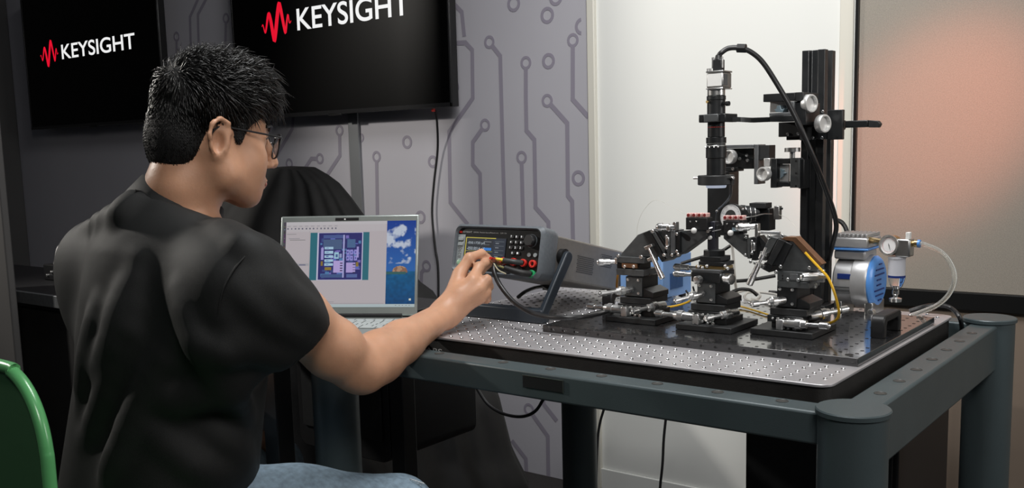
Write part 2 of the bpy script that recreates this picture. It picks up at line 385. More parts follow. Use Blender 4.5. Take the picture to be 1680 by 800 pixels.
def handle(x, y0, y1):
    """bridge shaped carrying handle standing on the breadboard, running along Y"""
    pts = []; h = .037; r = .012; w = y1-y0
    out = [(0, 0), (0, h-r)]+[(r-r*math.cos(a), h-r+r*math.sin(a)) for a in (R(30), R(60), R(90))]+[(w-r+r*math.sin(a), h-r+r*math.cos(a)) for a in (0, R(30), R(60), R(90))]+[(w, 0), (w-.015, 0), (w-.015, h-.018), (w-.020, h-.012), (.020, h-.012), (.015, h-.018), (.015, 0)]
    a = 0
    return MB().prism([(x-.011, y0+u, BT2+v) for u, v in out], (.022, 0, 0)).build('handle', M_blk, bb, bev=.002)
hy = [at(1452, 556, Z=BT2), at(1482, 540, Z=BT2)]
handle(-.497, hy[0][1], hy[0][1]+.095); handle(-1.028, 1.63, 1.725)
# ================================================================ televisions
def logo(parent, x0, x1, zb, h, Y, lx0, lx1):
    """red waveform (lx0..lx1) and lettering (x0..x1) standing on height zb"""
    m = MB(); text_on(m, 'KEYSIGHT', (x0, Y, zb), (1, 0, 0), (0, 0, 1), width=x1-x0, height=h, bold=.012)
    tag(m.build('lettering', M_wh, parent, smooth=False), 'white KEYSIGHT lettering')
    P = [(0, .42), (.04, .50), (.09, .18), (.13, .20), (.24, .92), (.30, .80), (.385, -.14), (.43, -.16), (.60, 1.22), (.66, 1.20), (.77, .10), (.81, .12), (.90, .80), (.94, .42), (1, .50)]
    C = []
    for i in range(len(P)-1):
        p0, p1, p2, p3 = P[max(i-1, 0)], P[i], P[i+1], P[min(i+2, len(P)-1)]
        for k in range(5):
            t = k/5; C.append([.5*(2*p1[j]+(p2[j]-p0[j])*t+(2*p0[j]-5*p1[j]+4*p2[j]-p3[j])*t*t+(3*p1[j]-p0[j]-3*p2[j]+p3[j])*t**3) for j in (0, 1)])
    C.append(list(P[-1])); m = MB(); n = len(C); W = lx1-lx0; T = []; Bm = []
    for i, (u, v) in enumerate(C):
        th = .5*h*(.12+.62*math.sin(math.pi*min(1, max(0, u)))**1.2)*.55
        a = C[max(0, i-1)]; b = C[min(n-1, i+1)]; dx, dz = (b[0]-a[0])*W, (b[1]-a[1])*h; L = math.hypot(dx, dz) or 1
        nx_, nz_ = -dz/L, dx/L; x = lx0+u*W; z = zb+v*h; k = th*.62
        T.append((x+nx_*k, Y, z+nz_*k)); Bm.append((x-nx_*k, Y, z-nz_*k))
    m.add(T+Bm, [(i, i+1, n+i+1, n+i) for i in range(n-1)])
    tag(m.build('waveform_emblem', M_rd, parent, smooth=False), 'red waveform emblem')
def tv(x0, x1, z0, h, label, lg):
    r = root('television', ((x0+x1)/2, 2.62, z0), label, 'television', 'televisions on the printed wall')
    MB().box(x0, x1, 2.604, 2.64, z0, z0+h).build('case', M_tvb, r, bev=.003)
    m = MB(); b = .007
    m.box(x0, x1, 2.5995, 2.604, z0, z0+.014).box(x0, x1, 2.5995, 2.604, z0+h-b, z0+h).box(x0, x0+b, 2.5995, 2.604, z0, z0+h).box(x1-b, x1, 2.5995, 2.604, z0, z0+h)
    m.build('bezel', mat('bezel_dark', (.02, .02, .021), .25, .4), r, bev=.0008)
    s = MB().box(x0+b, x1-b, 2.602, 2.604, z0+.014, z0+h-b).build('screen', M_scr, r)
    MB().box((x0+x1)/2-.035, (x0+x1)/2+.035, 2.600, 2.606, z0-.006, z0).build('sensor', M_tvb, r, bev=.001)
    MB().box((x0+x1)/2-.2, (x0+x1)/2+.2, 2.64, 2.662, z0+.15, z0+h-.2).box((x0+x1)/2-.05, (x0+x1)/2+.05, 2.662, 2.699, z0+.25, z0+h-.3).build('wall_mount', M_tvb, r)
    logo(s, *lg)
    return r
def XZ(x, y): p = at(x, y, Y=2.6015); return p[0], p[2]
a = XZ(102, 97.5); b = XZ(222, 78.5); c = XZ(67, 100); e = XZ(96, 92)
tv(-5.155, -3.955, 1.305, .68, 'television at the far left, mostly behind the dark haired head', (a[0], b[0], a[1], XZ(102, 73)[1]-a[1], 2.6015, c[0], e[0]))
a = XZ(488, 50.5); b = XZ(672, 22); c = XZ(430, 50); e = XZ(478, 40)
t2 = tv(-3.433, -2.255, 1.288, .68, 'large black television above the laptop and the instrument', (a[0], b[0], a[1], XZ(488, 14)[1]-a[1], 2.6015, c[0], e[0]))
solo('power_cord', MB().tube([at(714, 181, Y=2.63), at(717, 200, Y=2.65), at(718, 245, Y=2.68), at(712, 300, Y=2.685), at(709, 350, Y=2.685), at(714, 405, Y=2.685), at(719, 445, Y=2.685), at(719, 560, Y=2.68)], .0042, 8), M_cable, 'thin black cord hanging down from the large television', 'cord')
MB().cyl(at(711, 178, Y=2.625), at(711, 183, Y=2.625), .007).build('plug', M_red, t2)

# ================================================================ desks and black cloth at the left
dk = root('side_desk', (-1.70, 1.35, 0), 'black desk under the laptop, left of the slate frame', 'desk')
MB().box(-1.98, -1.442, 1.14, 1.56, .772, .7995).build('desk_top', M_blk, dk, bev=.003)
for x in (-1.93, -1.49):
    for y in (1.18, 1.52): MB().box(x-.02, x+.02, y-.02, y+.02, 0, .7718).build('leg', M_blk, dk, bev=.002)
ld = root('wall_desk', (-3.7, 1.8, 0), 'long dark desk at the far left with a grey front edge', 'desk')
LY = 1.44
MB().box(-4.6, -2.56, LY, 1.82, .70, .7475).build('desk_top', M_blk, ld, bev=.002)
MB().box(-4.6, -2.56, LY-.012, LY-.0005, .712, .7485).build('edge_strip', M_greyl, ld, bev=.002)
MB().box(-4.55, -2.60, LY+.01, LY+.03, .02, .6995).build('front_panel', M_cloth, ld)
for x in (-4.55, -2.63): MB().box(x, x+.03, LY+.05, 1.80, 0, .6995).build('side_panel', M_blk, ld)
eq = root('control_box', (-3.1, 1.60, .7475), 'black box with small shiny knobs on the far left desk', 'box')
MB().box(-3.22, -2.70, 1.62, 1.79, .7478, .80).build('case', M_blk, eq, bev=.004)
m = MB()
for k in range(16):
    x = -3.19+.03*k; z = .765+.012*(k % 3)
    m.lathe((x, 1.62, z), (0, -1, 0), [(0, .004), (.006, .004), (.007, .0025)], 10)
m.build('knobs', M_chr, eq)
MB().tube([(-3.16, 1.63, .80), (-3.17, 1.66, .86), (-3.13, 1.7, .845), (-3.08, 1.68, .84), (-3.10, 1.63, .83), (-3.16, 1.66, .835)], .006, 10).build('coiled_lead', M_cable, eq)

# one big black cloth over equipment on a desk by the wall
dd = root('covered_desk', (-2.4, 2.2, 0), 'desk by the printed wall hidden under the black cloth', 'desk')
MB().box(-3.05, -2.12, 2.04, 2.20, .70, .735).build('desk_top', M_blk, dd)
for x in (-3.03, -2.14):
    for y in (2.06, 2.18): MB().box(x-.015, x+.015, y-.015, y+.015, 0, .6998).build('leg', M_blk, dd)
YC = 2.18
sil = [(505, 274), (540, 292), (566, 320), (592, 353), (640, 405), (690, 462), (716, 480), (730, 505), (760, 560), (825, 648), (846, 742), (872, 797)]
sil = [at(x, y, Y=YC) for x, y in sil]
zs = np.array([p[2] for p in sil]); xs = np.array([p[0] for p in sil])
tl = at(425, 277, Y=YC); 
nu, nv = 220, 46
grid = []
top = zs[0]
for j in range(nv+1):
    t = j/nv; z = top*(1-t)+.012*t if j else top
    xr = float(np.interp(-z, -zs, xs)); q = t
    xl = tl[0]-.02-1.02*min(1, (t*1.5)**.75)
    yf = YC-.02-.20*min(1, (t*2.2)**.8)-.05*t; yb = YC+.07+.10*t
    amp = .004+.055*min(1, t*2.2)
    row = []
    for i in range(nu):
        a = 2*math.pi*i/nu; ca, sa = math.cos(a), math.sin(a); e = .72
        px_ = (abs(ca)**e)*(1 if ca > 0 else -1); py_ = (abs(sa)**e)*(1 if sa > 0 else -1)
        f = amp*(.5*math.sin(a*13+1.5*math.sin(a*3))+.5*math.sin(a*21+t*1.2))*(1-.6*max(0, ca)**2)
        x = (xl+xr)/2+((xr-xl)/2+(f*.3))*px_; y = (yf+yb)/2+((yb-yf)/2+f)*py_
        row.append((x, min(y, 2.66), z-.010*(1-t)*abs(math.sin(a*2))))
    grid.append(row)
m = MB(); m.add([p for r_ in grid for p in r_]+[((tl[0]+sil[0][0])/2, YC+.04, top+.004)],
      [(j*nu+i, j*nu+(i+1) % nu, (j+1)*nu+(i+1) % nu, (j+1)*nu+i) for j in range(nv) for i in range(nu)]+[(nu*(nv+1), (i+1) % nu, i) for i in range(nu)])
solo('black_cloth', m, M_cloth, 'large black cloth draped over equipment behind the laptop, reaching the floor', 'cloth')
# bin hanging between desk and table
bn = root('drawer_unit', (-1.62, 1.72, .42), 'small black drawer box hanging below the desk left of the cloth edge', 'drawer')
a = at(748, 722, Y=1.72); b = at(600, 640, Y=1.72); x0, x1, z0, z1 = b[0], a[0], a[2], .7715
m = MB(); pts = []
for t in range(0, 7): an = R(-90+15*t); pts.append((x1-.028+.028*math.cos(an), 1.50, z0+.028+.028*math.sin(an)))
pts += [(x1, 1.50, z1), (x0, 1.50, z1)]
for t in range(0, 7): an = R(180+15*t); pts.append((x0+.028+.028*math.cos(an), 1.50, z0+.028+.028*math.sin(an)))
m.prism(pts, (0, .3, 0)); m.build('case', M_blk, bn, bev=.002); bn.location = (0, 0, 0); 
for ch in bn.children: ch.location = (0, 0, 0)
bn.location = ((x0+x1)/2, 1.65, z0); bn['_o'] = tuple(bn.location)
for ch in bn.children: ch.location = (1.62-(-(x0+x1)/2)*-1 if False else -1.62-(x0+x1)/2, 1.72-1.65, .42-z0)
MB().box(x0+.02, x1-.02, 1.494, 1.4995, z0+.05, z1-.01).build('drawer_front', M_mat, bn, bev=.002)

# ================================================================ laptop
HL = at(455, 517.5, Z=.814); HR = at(684, 517.5, Z=.814)
u = (HR-HL); LW = float(np.linalg.norm(u)); u = u/LW; bk = np.array([-u[1], u[0], 0.]); up = np.array([0, 0, 1.])
lp = root('laptop', (HL+HR)/2-np.array([0, 0, .0138]), 'open silver laptop showing a chip layout, beside the forearm', 'laptop')
def Lb(s, t, z): return HL+u*s-bk*t+up*z       # s along hinge, t toward the user, z up from hinge
def obox(mb, O, A, Bv, Cv):
    O, A, Bv, Cv = [np.array(q, float) for q in (O, A, Bv, Cv)]
    return mb.add([O, O+A, O+A+Bv, O+Bv, O+Cv, O+A+Cv, O+A+Bv+Cv, O+Bv+Cv], [(0, 3, 2, 1), (4, 5, 6, 7), (0, 1, 5, 4), (1, 2, 6, 5), (2, 3, 7, 6), (3, 0, 4, 7)])
DP = .205
obox(MB(), Lb(0, DP, -.0138), u*LW, bk*(DP+.004), up*.0105).build('base', M_lap, lp, bev=.003)
obox(MB(), Lb(.016, .125, -.0034), u*(LW-.032), bk*.108, up*.0004).build('keyboard_deck', mat('deck_grey', (.12, .13, .13), .5), lp)
kb = MB(); rows = [13, 14, 14, 13, 12, 8]
for r_ in range(6):
    n = rows[r_]; y0 = .028+r_*.0162; kw = (LW-.036)/n
    for k in range(n): obox(kb, Lb(.018+k*kw+.0012, y0+.0140, -.003), u*(kw-.0024), bk*.0136, up*.0014)
tag(kb.build('keys', M_key, lp, bev=.0004), kind='stuff')
obox(MB(), Lb(LW*.34, .198, -.0034), u*(LW*.32), bk*.064, up*.0003).build('touchpad', mat('touchpad', (.30, .33, .33), .35, .3), lp, bev=.0)
tilt = R(14); lu = up*math.cos(tilt)+bk*math.sin(tilt); ln = np.cross(u, lu); ln = ln if np.dot(ln, -bk) > 0 else -ln   # ln faces the user
# height from the photo: top edge at y = 353
TPt = at(568, 353, d=float((CM @ ((HL+HR)/2+bk*.05-CAM))[2])); LH = .2
for _ in range(3):
    q = (HL+HR)/2+lu*LH; v = CM @ (q-CAM); yy = CYP+FPX*v[1]/v[2]; LH += (yy-353)/820
lid = obox(MB(), HL-ln*.006, u*LW, lu*LH, ln*.006).build('lid', M_lap, lp, bev=.004)
MB().lathe(HL+u*.03, u, [(0, .0045), (LW-.06, .0045)], 12).build('hinge', M_blk, lp)
sl, sr, sb, st = .007, .0055, .017, .0125
SO = HL+u*sl+lu*sb+ln*.0004; SW = LW-sl-sr; SH = LH-sb-st
GW, GH = 260, 172
rng = np.random.RandomState(3)
img = np.zeros((GH, GW, 3)); img[:] = (.42, .38, .40)                # window, rows counted from the top
def rc(x0, y0, x1, y1, c): img[int(y0*GH):max(int(y0*GH)+1, int(y1*GH)), int(x0*GW):max(int(x0*GW)+1, int(x1*GW))] = c
rc(0, 0, 1, .035, (.46, .44, .46)); rc(0, .035, .775, .12, (.44, .41, .43))
for k in range(14): rc(.03+.028*k, .072, .041+.028*k, .092, (.12, .12, .16))
for k in range(9): rc(.03+.045*k, .048, .055+.045*k, .054, (.25, .24, .27))
rc(0, 0, .022, 1, (.06, .05, .07))
for k in range(24): rc(.004, .05+.035*k, .014, .062+.035*k, tuple(rng.rand(3)*.25))
rc(.03, .145, .10, .15, (.2, .2, .2)); rc(.045, .195, .13, .2, (.2, .2, .22)); rc(.05, .212, .17, .22, (.15, .15, .15)); rc(.20, .11, .205, .97, (.36, .33, .35))
rc(.022, .49, .20, .52, (.33, .32, .34)); rc(.03, .51, .10, .515, (.15, .15, .15)); rc(.13, .50, .18, .512, (.12, .12, .2)); rc(.13, .61, .133, .93, (.33, .31, .33))
for k in range(6): rc(.03, .56+.06*k, .03+.05+.02*(k % 3), .566+.06*k, (.25, .25, .26))
rc(.208, .133, .265, .69, (.022, .13, .17)); rc(.61, .133, .655, .69, (.022, .13, .17)); rc(.265, .133, .61, .69, (.46, .45, .6)); rc(.275, .138, .60, .685, (.022, .022, .13))
for k in range(90):                                                   # chip layout
    x = .285+rng.rand()*.29; y = .15+rng.rand()*.5; c = [(.10, .13, .42), (.16, .13, .42), (.04, .06, .2), (.07, .18, .36)][rng.randint(4)]
    rc(x, y, min(.595, x+.01+.03*rng.rand()), min(.68, y+.008+.03*rng.rand()), c)
rc(.31, .16, .46, .20, (.06, .09, .25)); rc(.31, .215, .45, .33, (.06, .10, .2)); rc(.49, .215, .55, .31, (.06, .12, .25))
for k in range(5): rc(.322, .30+.048*k, .385, .33+.048*k, (.34, .52, .66)); rc(.332, .31+.048*k, .35, .318+.048*k, (.05, .08, .3))
rc(.395, .365, .43, .44, (.30, .50, .62)); rc(.404, .385, .42, .42, (.05, .1, .25)); rc(.432, .38, .45, .43, (.25, .3, .5))
for j in range(2):
    for k in range(3): rc(.485+.03*k, .335+.07*j, .508+.03*k, .39+.07*j, (.26, .24, .58)); rc(.492+.03*k, .35+.07*j, .50+.03*k, .375+.07*j, (.08, .08, .3))
rc(.392, .46, .465, .60, (.40, .32, .62)); rc(.485, .485, .555, .60, (.38, .30, .60))
for k in range(4): rc(.44, .485+.03*k, .465, .495+.03*k, (.02, .02, .06)); rc(.535, .505+.03*k, .555, .515+.03*k, (.02, .02, .06))
rc(.458, .16, .470, .66, (.34, .34, .60)); rc(.474, .16, .480, .66, (.03, .03, .10)); rc(.295, .31, .315, .45, (.32, .28, .58)); rc(.565, .30, .578, .43, (.32, .28, .58))
rc(.325, .54, .375, .575, (.24, .17, .03)); rc(.295, .47, .31, .52, (.22, .15, .03)); rc(.56, .48, .58, .53, (.22, .15, .03)); rc(.30, .62, .46, .66, (.05, .09, .22)); rc(.49, .62, .57, .66, (.08, .12, .30))
rc(.208, .955, .775, .96, (.3, .28, .3)); rc(.215, .94, .27, .946, (.25, .25, .27)); rc(.32, .94, .40, .946, (.25, .25, .27))
yy, xx = np.mgrid[0:GH, 0:GW]; fy = yy/GH; fx = xx/GW; wp = fx > .783
def noise2(s, seed):
    r = np.random.RandomState(seed); g = r.rand(s+2, s+2); a = fy*s; b = (fx*s*1.5) % s; i = a.astype(int); j = b.astype(int); fa = a-i; fb = b-j
    return (g[i, j]*(1-fa)*(1-fb)+g[i+1, j]*fa*(1-fb)+g[i, j+1]*(1-fa)*fb+g[i+1, j+1]*fa*fb)
cl = .6*noise2(14, 1)+.3*noise2(30, 2)+.15*noise2(60, 5)
sky = np.stack([.003+.03*fy, .035+.13*fy, .24+.2*fy], -1)
cm = np.clip((cl+.30*np.exp(-((fy-.2)/.13)**2)*(1.25-.9*(fx-.78)/.22)-.66)*6, 0, 1)*(fy < .5)
sky = sky*(1-cm[..., None])+np.array([.45, .5, .6])*cm[..., None]
sea = np.stack([.0*fy+.002, .085-.10*(fy-.6), .21-.16*(fy-.6)], -1)*(0.75+.5*noise2(40, 9))[..., None]
wpi = np.where((fy > .585)[..., None], sea, sky)
isl = (((fx-.885)/.055)**2+((fy-.585)/.062)**2 < 1) & (fy < .60)
wpi[isl] = (.22, .11, .07); wpi[isl & (noise2(50, 4) > .55)] = (.36, .22, .14); wpi[(np.abs(fy-.605) < .012) & (fx < .93)] = (.03, .10, .10)
img[wp] = wpi[wp]
rc(.96, .905, .975, .93, (.6, .6, .5)); rc(.0, .968, 1, 1, (.38, .45, .47))
for k in range(5): rc(.86+.025*k, .978, .868+.025*k, .986, (.1, .1, .12))
vs = []; fs = []; cols = []
for j in range(GH+1):
    for i in range(GW+1): vs.append(tuple(SO+u*(SW*i/GW)+lu*(SH*(1-j/GH))-np.array(lp['_o'])))
for j in range(GH):
    for i in range(GW): a = j*(GW+1)+i; fs.append((a, a+GW+1, a+GW+2, a+1))
def painted(name, vs, fs, cols, parent, es=1.):
    me = bpy.data.meshes.new(name); me.from_pydata(vs, [], fs); ca = me.color_attributes.new('paint', 'FLOAT_COLOR', 'CORNER')
    c4 = np.ones((len(fs), 4, 4), np.float32); c4[:, :, :3] = np.array(cols).reshape(-1, 1, 3); ca.data.foreach_set('color', c4.ravel())
    m = bpy.data.materials.new(name+'_picture'); m.use_nodes = True; nt = m.node_tree; b = nt.nodes['Principled BSDF']; at_ = nt.nodes.new('ShaderNodeVertexColor'); at_.layer_name = 'paint'
    nt.links.new(at_.outputs[0], b.inputs['Emission Color']); b.inputs['Emission Strength'].default_value = es; b.inputs['Base Color'].default_value = (.01, .01, .01, 1); b.inputs['Roughness'].default_value = .35
    me.materials.append(m); o = bpy.data.objects.new(name, me); COL.objects.link(o); o.parent = parent; return o
painted('display', vs, fs, img, lp, .9)
obox(MB(), HL+u*(LW*.40)+lu*(LH-.0105)+ln*.0001, u*(LW*.17), lu*.0055, ln*.0004).build('camera_bar', M_blk, lid)
MB().lathe(HL+u*(LW*.47)+lu*(LH-.0078)+ln*.0004, ln, [(0, .0018), (.0004, .0018)], 10).build('camera_dot', M_white, lid)
# ================================================================ bench instrument
IX0, IX1 = -1.333, -1.106; IW = IX1-IX0; tl_ = R(12.7)
ir = root('bench_instrument', ((IX0+IX1)/2, 1.515, .885), 'grey bench measuring instrument with lit display and coloured sockets', 'instrument')
ir['_o'] = (0, 0, 0); ir.rotation_euler = (-tl_, 0, 0)
# local frame: x from -IW/2 to IW/2, y into the case, z up from the bottom of the front
h2 = IW/2; BH = .103
def face_outline(w, h, r): return [(p[0], p[1]) for p in rrect(-w, w, 0, h, r, 0, 5)]
def L3(p, y): return (p[0], y, p[1])
m = MB(); o1 = face_outline(h2, BH, .014); o2 = [(x*.93, .0065+(z-.0065)*.0+z*.0+ (z-BH/2)*.87+BH/2-.0065) for x, z in o1]
n = len(o1)
o2 = [(x*.925, BH/2+(z-BH/2)*.86) for x, z in o1]
loops = [([(x*.955, BH/2+(z-BH/2)*.90) for x, z in o1], -.004), (o1, .004), (o1, .040), ([(x*.97, BH/2+(z-BH/2)*.95) for x, z in o1], .052)]
V = []; 
for lo, y in loops: V += [(x, y, z) for x, z in lo]
inner = [([(x*.925, BH/2+(z-BH/2)*.84) for x, z in o1], .0015), ([(x*.92, BH/2+(z-BH/2)*.83) for x, z in o1], .052)]
b0 = len(V)
for lo, y in inner: V += [(x, y, z) for x, z in lo]
Fq = []
for k in range(3): Fq += [(k*n+i, k*n+(i+1) % n, (k+1)*n+(i+1) % n, (k+1)*n+i) for i in range(n)]
Fq += [(b0+i, i, (i+1) % n, b0+(i+1) % n) for i in range(n)][::1]
Fq += [(b0+i, b0+(i+1) % n, b0+n+(i+1) % n, b0+n+i) for i in range(n)]+[(3*n+i, 3*n+(i+1) % n, b0+n+(i+1) % n, b0+n+i) for i in range(n)]
bp_ = MB().add(V, Fq).build('bumper', M_bump, ir, raw=True)
MB().prism([(x*.925, .003, BH/2+(z-BH/2)*.85) for x, z in o1], (0, .04, 0)).build('front_panel', M_tvb, ir, raw=True)
bw = h2*.93
MB().box(-bw, bw, .045, .345, .007, BH-.010).build('case', M_body, ir, raw=True, bev=.004)
fw = h2*.925; fz0, fz1 = .010, BH-.010; FW = 2*fw; FH = fz1-fz0
def fp(a, b, y=.0028): return (-fw+a*FW, y, fz0+b*FH)
def fr_(mb, a0, b0, a1, b1, y0=.0029, y1=.0012): return mb.box(-fw+a0*FW, -fw+a1*FW, y1, y0, fz0+b0*FH, fz0+b1*FH)
fr_(MB(), .004, .0, .095, .86, .0029, .0014).build('side_strip', M_bezel, ir, raw=True, bev=.0008)
for k in range(2): fr_(MB(), .018, .70-.13*k, .082, .79-.13*k, .0014, -.0012).build('button', M_bezel, ir, raw=True, bev=.0015)
MB().lathe(fp(.05, .17, .0014), (0, -1, 0), [(0, .0052), (.0015, .005), (.002, .003)], 18).build('power_button', mat('button_lit', (.2, .3, .25), .4, emit=(.5, 1, .3), es=.1), ir, raw=True)
m = MB(); text_on(m, 'B2901BL', fp(.065, .28, .0013), (0, 0, 1), (-1, 0, 0), height=.0075); m.build('side_lettering', M_ink, ir, raw=True, smooth=False)
m = MB(); text_on(m, 'KEYSIGHT', fp(.055, .905, .0026), (1, 0, 0), (0, 0, 1), width=.024, height=.0036, bold=.01); text_on(m, 'B2901BL  Precision Source/Measure Unit    210V 1.5A', fp(.19, .91, .0026), (1, 0, 0), (0, 0, 1), width=.085, height=.0026)
m.build('lettering', M_gink, ir, raw=True, smooth=False)
fr_(MB(), .012, .895, .045, .945, .0029, .0022).build('red_mark', M_red, ir, raw=True)
# display picture
gw, gh = 96, 72; im = np.zeros((gh, gw, 3)); im[:] = (.008, .012, .02)
def r2(x0, y0, x1, y1, c): im[y0:y1, x0:x1] = c
r2(0, 0, 72, 2, (.45, .38, .05)); r2(0, 0, 2, gh, (.45, .38, .05)); r2(2, 34, 66, 35, (.3, .28, .06)); r2(66, 2, 96, 72, (.01, .016, .03))
for k in range(6): r2(70, 8+11*k, 92, 9+11*k, (.10, .12, .14)); r2(72, 12+11*k, 80, 14+11*k, (.18, .2, .22))
r2(44, 25, 63, 32, (.02, .16, .5)); r2(44, 9, 62, 11, (.14, .15, .16)); r2(46, 4, 50, 5, (.2, .2, .2)); r2(44, 17, 58, 18, (.14, .15, .16))
for k in range(5): r2(6+3*(k % 2), 39+7*k, 22+5*(k % 3), 41+7*k, (.14, .15, .16)); r2(34, 39+7*k, 42, 41+7*k, (.14, .15, .16))
dx0, dx1, dz0, dz1 = .105, .60, .10, .80
vs = []; fs = []
for j in range(gh+1):
    for i in range(gw+1): vs.append(fp(dx0+(dx1-dx0)*i/gw, dz1-(dz1-dz0)*j/gh, .0020))
for j in range(gh):
    for i in range(gw): a = j*(gw+1)+i; fs.append((a, a+gw+1, a+gw+2, a+1))
ds = painted('display', vs, fs, im, ir, 1.)
m = MB()
for txt, b in (('-050.1720 pA', .62), ('-050.0014 nV', .49)): text_on(m, txt, fp(.13, b, .0018), (1, 0, 0), (0, 0, 1), width=.046, height=.0062)
m.build('readout', mat('readout_lit', (0, 0, 0), .5, emit=(.8, .9, 1), es=.5), ir, raw=True, smooth=False)
# keypad
kx = [.665, .725, .785]
i_ = 0
for r__ in range(4):
    for c_ in range(3):
        if r__ == 3 and c_ == 2: continue
        a = kx[c_]+(.03 if r__ == 3 else 0); b = .85-.13*r__
        k = fr_(MB(), a-.022, b-.045, a+.022, b+.035, .0029, .0008).build('key', M_blk, ir, raw=True, bev=.0008)
        m = MB(); text_on(m, '789456123 0.'[i_] if r__ < 3 else '0.'[c_], fp(a-.012, b-.02, .0006), (1, 0, 0), (0, 0, 1), height=.0042, bold=.02); m.build('numeral', M_wh, k, raw=True, smooth=False); i_ += 1
kn = MB().lathe(fp(.895, .77, .0029), (0, -1, 0), [(0, .0125), (.010, .0118), (.0125, .010)], 30).build('knob', M_blk, ir, raw=True)
MB().ring(fp(.895, .77, .0029), (0, -1, 0), .0126, .0132, .0015).build('knob_ring', M_bump, ir, raw=True)
for a in (.885, .955): MB().lathe(fp(a, .44, .0029), (0, -1, 0), [(0, .0042), (.002, .004)], 14).build('arrow_key', M_white if False else M_bezel, ir, raw=True)
jk = [('red', .72, .215), ('red', .81, .215), ('red', .90, .215), ('green', .90, -.0)]
jk = [(.60, .22, M_red), (.72, .22, M_red), (.835, .21, M_red), (.945, .20, M_red), (.66, .02, M_blk), (.80, .02, M_blk), (.945, -.035, M_green)]
for a, b, mm in jk:
    b += .03
    j = MB().ring(fp(a, b, .0029), (0, -1, 0), .0040, .0078, .006, 22).build('socket', mm, ir, raw=True, bev=.0006)
    MB().lathe(fp(a, b, .0029), (0, -1, 0), [(0, .0039), (.002, .0039)], 14).build('contact', M_ink, j, raw=True)
# side vents (right hand side of the case)
m = MB()
for (y0, z0, nc, nr) in ((.135, .030, 13, 9), (.225, .052, 9, 7)):
    for i in range(nc):
        for j in range(nr): m.add([(bw+.0003, y0+i*.0048+(.0024 if j % 2 else 0)+.0017*math.cos(a), z0+j*.0040+.0014*math.sin(a)) for a in [k*math.pi/3 for k in range(6)]], [tuple(range(6))])
tag(m.build('vent_holes', M_hole, ir, raw=True, smooth=False), kind='stuff')
for x in (-.08, .08): MB().box(x-.012, x+.012, .30, .325, -.0045, .0068).build('foot', M_rub, ir, raw=True)
# stand with two arms and a flat cross bar
Rm = Matrix.Rotation(-tl_, 4, 'X')
piv = (Rm @ Vector((0, .075, .053)))
ip = Vector((0, ir.location.y+piv.y, ir.location.z+piv.z))
def wl(x, y, z): # world to instrument local
    return tuple(Rm.inverted() @ Vector((x-(IX0+IX1)/2, y-1.515, z-.885)))
for s in (-1, 1):
    xx_ = (IX0+IX1)/2+s*(h2+.002)
    yb_, zb_ = 1.513, TT+.018; yt_, zt_ = ip.y, ip.z; w_ = .0115
    dv = np.array([yt_-yb_, zt_-zb_]); L = np.hypot(*dv); dv /= L; nv_ = np.array([-dv[1], dv[0]])
    pts = []
    for k in range(9): a = math.pi*k/8; q = np.array([yt_, zt_])+nv_*w_*math.cos(a)+dv*w_*math.sin(a); pts.append(q)
    pts.append(np.array([yb_, zb_])-nv_*w_*.9); pts.append(np.array([yb_, zb_-.017])-nv_*w_*.7); pts.append(np.array([yb_, zb_-.017])+nv_*w_*.7); pts.append(np.array([yb_, zb_])+nv_*w_*.9)
    m = MB().prism([wl(xx_, q[0], q[1]) for q in pts], np.array(wl(xx_+s*.011, 0, 0))-np.array(wl(xx_, 0, 0)))
    am = m.build('stand_arm', M_ibar, ir, raw=True, bev=.0025)
    MB().cyl(wl(xx_-s*.016, yt_, zt_), wl(xx_+s*.001, yt_, zt_), .016, n=24).build('pivot', M_blk, am, raw=True)
m = MB(); P0 = [wl(IX0-.012, 1.503, TT+.0008), wl(IX1+.012, 1.503, TT+.0008), wl(IX1+.012, 1.53, TT+.0008), wl(IX0-.012, 1.53, TT+.0008)]
ex = np.array(wl(0, 0, .0265))-np.array(wl(0, 0, 0))
m.prism(P0, ex); m.build('stand_bar', M_ibar, ir, raw=True, bev=.003)

def iw(a, b, y=-.02):   # world position in front of the instrument panel
    return np.array(Vector(((IX0+IX1)/2, 1.515, .885))+Rm @ Vector(fp(a, b, y)))
# test leads: two plugged stubs, bare wires and the thick cable held between the fingers
TIP = at(806, 425, Y=1.462)
tlr = root('test_lead', TIP, 'thick black test lead with coloured wire ends held at the sockets', 'cable', 'leads')
del tlr['group']
cab = [TIP+np.array([.004, .004, -.010]), at(811, 447, Y=1.455), at(822, 470, Y=1.45), at(843, 495, Y=1.44), at(868, 511, Y=1.43), at(895, 519, Y=1.428), at(930, 521, Y=1.43), at(965, 518, Y=1.47), at(1003, 509, Y=1.56)]
cab[-1][2] = max(cab[-1][2], .822)
MB().tube(cab, .0046, 12).build('cable', M_cable, tlr)
ends = [(.835, .24, M_red, M_yelp), (.945, -.005, M_green, M_green)]
m = MB().tube([iw(.835, .24, -.004), iw(.80, .235, -.018), iw(.745, .24, -.024), iw(.70, .25, -.026)], .0052, 12); m.build('plug', mat('plug_black_grey', (.04, .045, .045), .45), tlr)
m = MB().tube([iw(.70, .25, -.026), iw(.655, .26, -.027), iw(.61, .262, -.028)], .0034, 10); m.build('sleeve', M_yelp, tlr)
m = MB().tube([iw(.61, .262, -.028), TIP+np.array([-.002, 0, .002])], .0026, 8); m.build('wire', M_red, tlr)
m = MB().tube([iw(.945, -.005, -.004), iw(.90, -.01, -.018), iw(.82, .02, -.026), iw(.74, .06, -.030)], .0062, 12); m.build('plug', M_rub, tlr)
m = MB().tube([iw(.74, .06, -.030), iw(.66, .12, -.032), TIP+np.array([.004, .002, -.004])], .0022, 8); m.build('wire', mat('olive_wire', (.25, .24, .1), .5), tlr)
